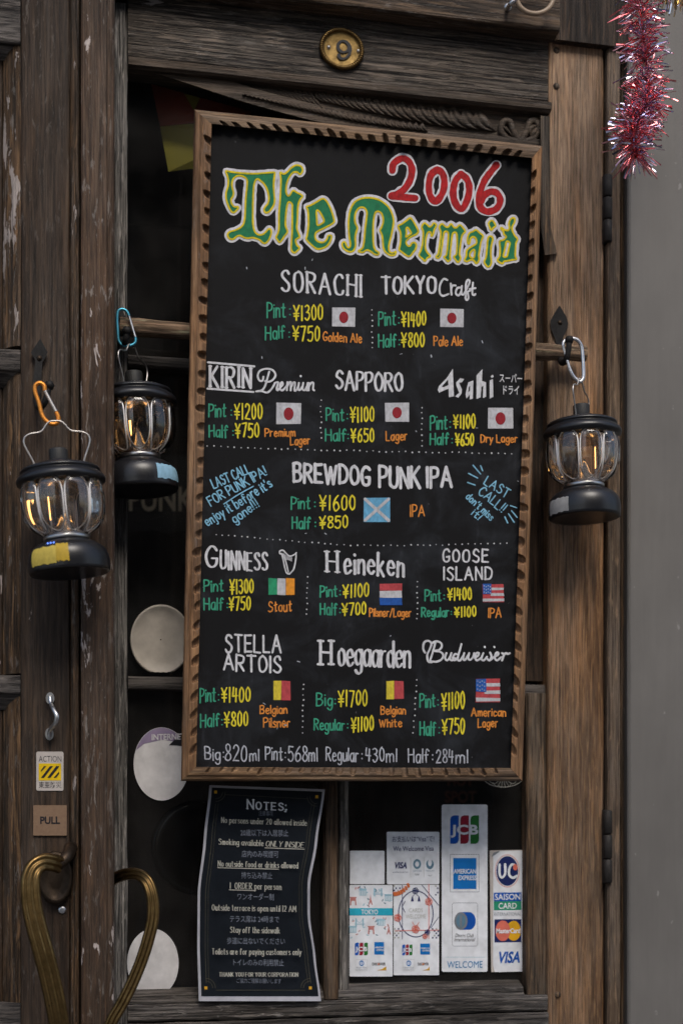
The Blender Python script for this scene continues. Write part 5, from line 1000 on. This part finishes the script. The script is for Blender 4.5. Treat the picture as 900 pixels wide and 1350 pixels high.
for cd_, dx in ((c3, 0), (c4, 62)):
    mb = MB(); x0 = 455 + 88 / 6.923 + dx + (0 if dx == 0 else .2); jcb(mb, x0, 1243.3 + (2.5 if dx else 0), x0 + (17 if dx == 0 else 13.5), 1260); kput(mb, 'logo', cd_)
    mb = MB(); amex(mb, 493.3 + dx - (1.5 if dx else 0), 1242.5 + (2 if dx else 0), 506 + dx - (1.5 if dx else 0), 1259); kput(mb, 'logo', cd_)
    mb = MB(); xx = 469 + dx - .5; mb.plate(CF, oval(xx + 8, 1270.5, 3.1, 3.8, 24), .0004, None, [oval(xx + 8, 1270.5, 2.1, 2.6, 20)], K['amex']); mb.ribbon(CF, [(xx + 8, 1268), (xx + 8, 1273)], .8, K['amex'], .0005); printed(mb, CF, 'Diners Club', xx + 1, 1277.2, xx + 14.5, 1277.2, 2.2, K['grey']); printed(mb, CF, 'INTERNATIONAL', xx + 1, 1279.6, xx + 14.5, 1279.6, 1.2, K['grey']); frame_line(mb, CF, rrect(xx, 1265.5, xx + 15.5, 1280.5, 1, 2), .25, 'palegrey', .0003); kput(mb, 'logo', cd_)
    mb = MB(); xd = 490.5 + dx - (2 if dx else 0); printed(mb, CF, 'DISCOVER', xd, 1273.2, xd + 17.5 - (3 if dx else 0), 1273, 3.6, K['ink'], .02); mb.plate(CF, oval(xd + 8.6 - (1.5 if dx else 0), 1271.7, 1.1, 1.5, 12), .0008, None, (), K['orange']); mb.plate(CF, [(xd + 18.5 - (3 if dx else 0), 1274.5), (xd + 18.5 - (3 if dx else 0), 1280), (xd + 6, 1280), (xd + 13, 1278)], .0004, None, (), K['gold']); kput(mb, 'logo', cd_)
c5 = card('tall pale grey notice of three card logos with WELCOME at its foot', 582, 1061, 642.4, 1281.8, 2.5)
Z2 = lambda s_: zz(s_, 575, 1055, 5.745)
def q2(x, y): return (575 + x / 5.745, 1055 + y / 5.745)
mb = MB(); jcb(mb, *q2(105, 117), *q2(322, 332)); kput(mb, 'logo', c5)
mb = MB(); amex(mb, *q2(128, 440), *q2(303, 675)); frame_line(mb, CF, Z2('105,413 322,413 322,697 105,697'), .55, 'grey', .0003); kput(mb, 'logo', c5)
mb = MB(); frame_line(mb, CF, zz(rrect(120, 780, 312, 1108, 14, 3), 575, 1055, 5.745), .45, 'grey', .0003)
mb.plate(CF, zz([(190, 850)] + [(248 + 50 * math.cos(R(a)), 917 + 67 * math.sin(R(a))) for a in range(-90, 91, 12)] + [(190, 984)], 575, 1055, 5.745), .0004, None, (), K['cblue'])
mb.plate(CF, zz(oval(186, 917, 50, 67, 36), 575, 1055, 5.745), .0006, None, (), K['grey']); mb.plate(CF, zz(oval(186, 917, 36, 50, 30), 575, 1055, 5.745), .0007, None, [zz(rect(178, 872, 194, 962), 575, 1055, 5.745)], K['steel'])
printed(mb, CF, 'Diners Club', *q2(142, 1040), *q2(280, 1040), 5, K['ink'], 0, .2); printed(mb, CF, 'International', *q2(135, 1072), *q2(288, 1072), 5, K['ink'], 0, .2); kput(mb, 'logo', c5)
mb = MB(); mb.ribbon(CF, Z2('68,1192 368,1192'), .5, K['lblue'], .0003); printed(mb, CF, 'WELCOME', *q2(82, 1274), *q2(350, 1271), 9.2, K['welcome'], 0); kput(mb, 'lettering', c5)
mb = MB(); mb.plate(G3, Z2('403,383 655,378 662,420 664,1296 415,1305 408,900'), .0018, .0003, (), KI['offwhite']); c6 = kput(mb, 'payment_notice'); tag(c6, 'narrow white strip of four card logos peeling at its top corner', 'notice', 'payment notices on the door glass')
mb = MB(); mb.plate(CF, Z2('430,425 445,398 470,388 655,384 660,420 670,1300 440,1305 428,1250'), .0006, None, (), K['card']); mb.plate(CF, Z2('418,432 430,402 470,386 480,392 450,412'), .0012, None, (), K['grey']); kput(mb, 'peeling_paper', c6)
CF0 = CF; CF = lambda x, y, h: GLASS.at(x, y, h + .0021)
mb = MB(); mb.plate(CF, zz(oval(537, 538, 82, 112), 575, 1055, 5.745), .0004, None, (), K['navy']); mb.plate(CF, zz(oval(537, 538, 92, 124), 575, 1055, 5.745), .0003, None, [zz(oval(537, 538, 88, 120), 575, 1055, 5.745)], K['coral'])
for p in ('478,490 478,560 495,588 520,560 520,488', '608,505 575,488 552,520 552,570 580,590 608,575'): mb.k += 1; mb.ribbon(CF, Z2(p), 3.2, K['card'], .0007 + mb.k * .00002)
mb.plate(CF, zz(oval(597, 510, 18, 24, 20), 575, 1055, 5.745), .0009, None, (), K['coral']); kput(mb, 'logo', c6)
mb = MB(); mb.plate(CF, Z2('435,703 643,700 643,766 435,768'), .0004, None, (), K['cblue']); mb.plate(CF, Z2('435,769 643,767 643,833 435,836'), .0004, None, (), K['green'])
printed(mb, CF, 'SAISON', *q2(443, 758), *q2(635, 755), 8, K['card'], .012); printed(mb, CF, 'CARD', *q2(470, 825), *q2(608, 823), 7.8, K['card'], .015); printed(mb, CF, 'INTERNATIONAL', *q2(437, 878), *q2(642, 876), 4.6, K['grey'], -.008); kput(mb, 'logo', c6)
mb = MB(); mb.plate(CF, Z2('440,905 643,903 643,1078 440,1080'), .0003, None, (), K['navy']); mb.plate(CF, zz(oval(585, 992, 54, 76), 575, 1055, 5.745), .0005, None, (), K['sun']); mb.plate(CF, zz(oval(503, 992, 56, 78), 575, 1055, 5.745), .0006, None, (), K['coral'])
printed(mb, CF, 'MasterCard', *q2(452, 1010), *q2(634, 1008), 6.2, K['card'], .03, .05, .0009); kput(mb, 'logo', c6)
mb = MB(); printed(mb, CF, 'VISA', *q2(460, 1234), *q2(632, 1230), 14.6, K['cblue'], .03, .18); kput(mb, 'logo', c6)
CF = CF0
# round discs against the glass
mb = MB(); cx, cy, rx, ry = 212, 843.5, 40.5, 46.5
rings = [[G3(x, min(y, 886.5 + .4 * math.sin(x * .9)), h) for x, y in oval(cx, cy, rx * s_, ry * s_, 72)] for s_, h in ((1, .0005), (1.0, .005), (.97, .0072), (.93, .0068), (.86, .0042), (.6, .0034), (.3, .0032), (.02, .0032))]
mb.loft(rings, KI['cream'], True, True, False); d1 = kput(mb, 'round_disc'); tag(d1, 'cream round dish with a raised rim above the middle bar of the glass', 'disc', 'round discs against the door glass')
mb = MB(); mb.plate(G3, oval(213, 1007.5, 37, 48.3), .0016, .0003, (), KI['disc']); d2 = kput(mb, 'round_disc'); tag(d2, 'white round disc with a purple lettered top edge, by the board corner', 'disc', 'round discs against the door glass')
mb = MB(); arc = [(213 + 36.6 * math.cos(R(a)), 1007.5 + 47.8 * math.sin(R(a))) for a in range(-158, -21, 6)]; mb.plate(CF, arc + [(239, 979), (213, 975.5), (190, 981)], .0003, None, (), KI['purple']); printed(mb, CF, 'INTERNET', 200, 976, 244, 975, 8, KI['disc'], .02)
mb.plate(CF, zz('640,295 660,275 690,262 700,300 670,296', 0, 880, 2.873), .0005, None, (), KI['ink']); kput(mb, 'printing', d2)
mb = MB(); mb.plate(G3, oval(201.5, 1270.3, 34, 45.3), .0016, .0003, (), KI['disc']); tag(kput(mb, 'round_disc'), 'plain white round disc at the bottom of the glass behind the brass handle', 'disc', 'round discs against the door glass')
mb = MB(); ov = [(663 + 29 * math.cos(R(a)), 1020 + 18 * math.sin(R(a))) for a in range(0, 361, 10)]; mb.ribbon(G3, ov, .8, KI['palegrey'], .0002)
for a in range(20, 180, 20): mb.ribbon(G3, [(663 + 6 * math.cos(R(a)), 1026 + 4 * math.sin(R(a))), (663 + 16 * math.cos(R(a)), 1024 + 15 * math.sin(R(a))), (663 + 24 * math.cos(R(a + 5)), 1020 + 15 * math.sin(R(a + 5)))], .6, KI['palegrey'], .0003)
tag(kput(mb, 'glass_decal'), 'thin white line drawing on the glass under the right corner of the menu board', 'decal')

# ------------------------------------------------------------------ behind the glass
I1 = Plane((0, .065, 0)); I1f = lambda x, y, h: I1.at(x, y, h + .004 * math.sin(x * .09 + y * .03))
fl = thing('hanging_flag', 'red and yellow flag hanging inside the glass at the upper left', 'flag', I1.at(240, 225))
FR, FY = mat('flag_red_cloth', (.5, .1, .06), .8), mat('flag_yellow_cloth', (.6, .5, .08), .8)
mb = MB(); mb.plate(I1f, [(199, 110), (242, 122), (256, 146), (264, 128), (330, 146), (330, 175), (255, 162), (211, 166)], 0); mb.build('red_cloth', FR, fl)
mb = MB(); mb.plate(I1f, [(211, 166.4), (255, 162.4), (330, 175.4), (330, 235), (252, 222), (222, 226)], 0); mb.plate(I1f, [(242.3, 122.3), (263.7, 128.3), (256, 145.6)], .0002); mb.build('yellow_cloth', FY, fl)
I2 = Plane((0, .42, 0)); I2f = lambda x, y, h: I2.at(x, y, h)
mb = MB(); mb.plate(I2f, rect(150, 600, 420, 700), 0, -.01); ps = mb.build('poster', M['dark']); tag(ps, 'dim poster of large tan capitals inside the bar, below the blue taped lantern', 'poster')
mb = MB(); TN = mat('tan_print', (.3, .24, .18), .8); printed(mb, I2f, 'PUNK', 170, 673, 256, 673, 32, 0, .02, 0, .001); mb.build('lettering', TN, ps)
mb = MB(); mb.plate(I2f, rect(570, 1000, 650, 1064), 0, -.01); ps = mb.build('poster', M['dark']); tag(ps, 'dark sign with dull red capitals inside the bar above the tall payment notice', 'poster')
mb = MB(); printed(mb, I2f, 'SPOT', 586, 1058, 628, 1058, 15, 0, .03, 0, .001); RP = mat('dull_red_print', (.2, .06, .03), .8); mb.build('lettering', RP, ps); mb = MB(); printed(mb, I2f, 'HOT', 590, 1036, 624, 1036, 15, 0, .03, 0, .001); mb.build('lettering', RP, ps)
mb = MB(); c = I1.at(262, 1118); ax = Matrix.Rotation(R(90), 3, 'X'); mb.lathe([(.0001, .004), (.03, .005), (.046, .006), (.05, .012), (.056, .016), (.062, .012), (.064, .0)], c, 64, axis=ax); tag(mb.build('wall_plaque', mat('dark_gloss_disc', (.012, .009, .008), .12)), 'dark glossy round disc inside the glass beside the notes sign', 'wall decoration')

# ------------------------------------------------------------------ ring and tinsel at the top
rg = thing('hanging_ring', 'pale tan ring held by a small metal bracket on the lintel', 'ring', DOOR.at(705, 20, .045))
mb = MB(); mb.tube([DOOR.at(705 + 24 * math.cos(R(a)), -4 + 21.5 * math.sin(R(a)), .05) for a in range(0, 361, 8)], .0032, 12); mb.build('ring', mat('tan_plastic', (.3, .22, .15), .45), rg)
mb = MB(); mb.tube([DOOR.at(x, y, h) for x, y, h in crom([(668, 12, .032), (670, 8, .042), (674, 3, .05), (684, -4, .052)], 5)], .0028, 10); mb.lathe([(.0001, .004), (.004, .0035), (.0055, 0)], DOOR.at(669, 9, .03), 14, axis=ax); mb.build('bracket', M['chrome'], rg)
def foil(name, c, r=.22): return mat(name, c, r, 1.0)
FOIL = [foil('pink_foil', (.88, .25, .27)), foil('rose_foil', (.93, .46, .48), .18), foil('silver_pink_foil', (.85, .72, .76), .15), foil('lilac_foil', (.62, .62, .85), .15)]
GOLD = [foil('gold_foil', (.85, .6, .2)), foil('silver_foil', (.8, .8, .82), .15)]
def tinsel(label, core, n, mats, wts, lng, rnd, tipdown):
    rn = random.Random(rnd); cp = crom([(x, y, h) for x, y, h in core], 12); t_ = thing('tinsel', label, 'tinsel', WALL.at(*core[-1]))
    mb = MB(); mb.tube([WALL.at(*p) for p in cp], .0012, 6); mb.build('cord', mats[0], t_)
    mb = MB(); P_ = [WALL.at(*p) for p in cp]
    for i in range(n):
        s_ = rn.random(); j = min(int(s_ * (len(P_) - 1)), len(P_) - 2); c = P_[j].lerp(P_[j + 1], rn.random()); ax_ = (P_[j + 1] - P_[j]).normalized()
        p = ax_.orthogonal().normalized(); q = ax_.cross(p); a = rn.uniform(0, 6.283)
        end = max(0, (s_ - .93) / .07) if tipdown else 0
        d = (p * math.cos(a) + q * math.sin(a) + ax_ * (rn.gauss(.05, .28) + end * 1.2)).normalized(); L_ = lng * rn.uniform(.55, 1.05) * (.82 if rn.random() < .4 else 1)
        sd_ = d.cross(Vector((rn.gauss(0, 1), rn.gauss(0, 1), rn.gauss(0, 1)))).normalized(); bend = Vector((rn.gauss(0, .1), rn.gauss(0, .1), -abs(rn.gauss(0, .12)))) * L_
        ww = rn.uniform(.0007, .0013); rows = []
        for k in range(4):
            t2 = k / 3; m_ = c + d * L_ * t2 + bend * t2 * t2; tw = Matrix.Rotation(rn.uniform(-.5, .5) + k * .5, 3, d) @ sd_
            rows.append([m_ - tw * ww, m_ + tw * ww])
        mb.loft(rows, rn.choices(range(len(mats)), wts)[0], False, False, False)
    mb.build('foil_fringe', mats, t_)
tinsel('pink and silver tinsel garland hanging in front of the grey wall', [(846, -60, .14), (840, -10, .14), (846, 30, .14), (848, 66, .14), (855, 106, .14), (850, 140, .14), (838, 158, .14), (834, 180, .14), (838, 205, .14)], 1250, FOIL, [.3, .25, .25, .2], .037, 5, True)
tinsel('short gold and silver tinsel at the top right corner', [(880, -60, .15), (872, -28, .15), (885, -16, .15), (905, -14, .15)], 420, GOLD + [FOIL[3]], [.55, .35, .1], .03, 8, False)
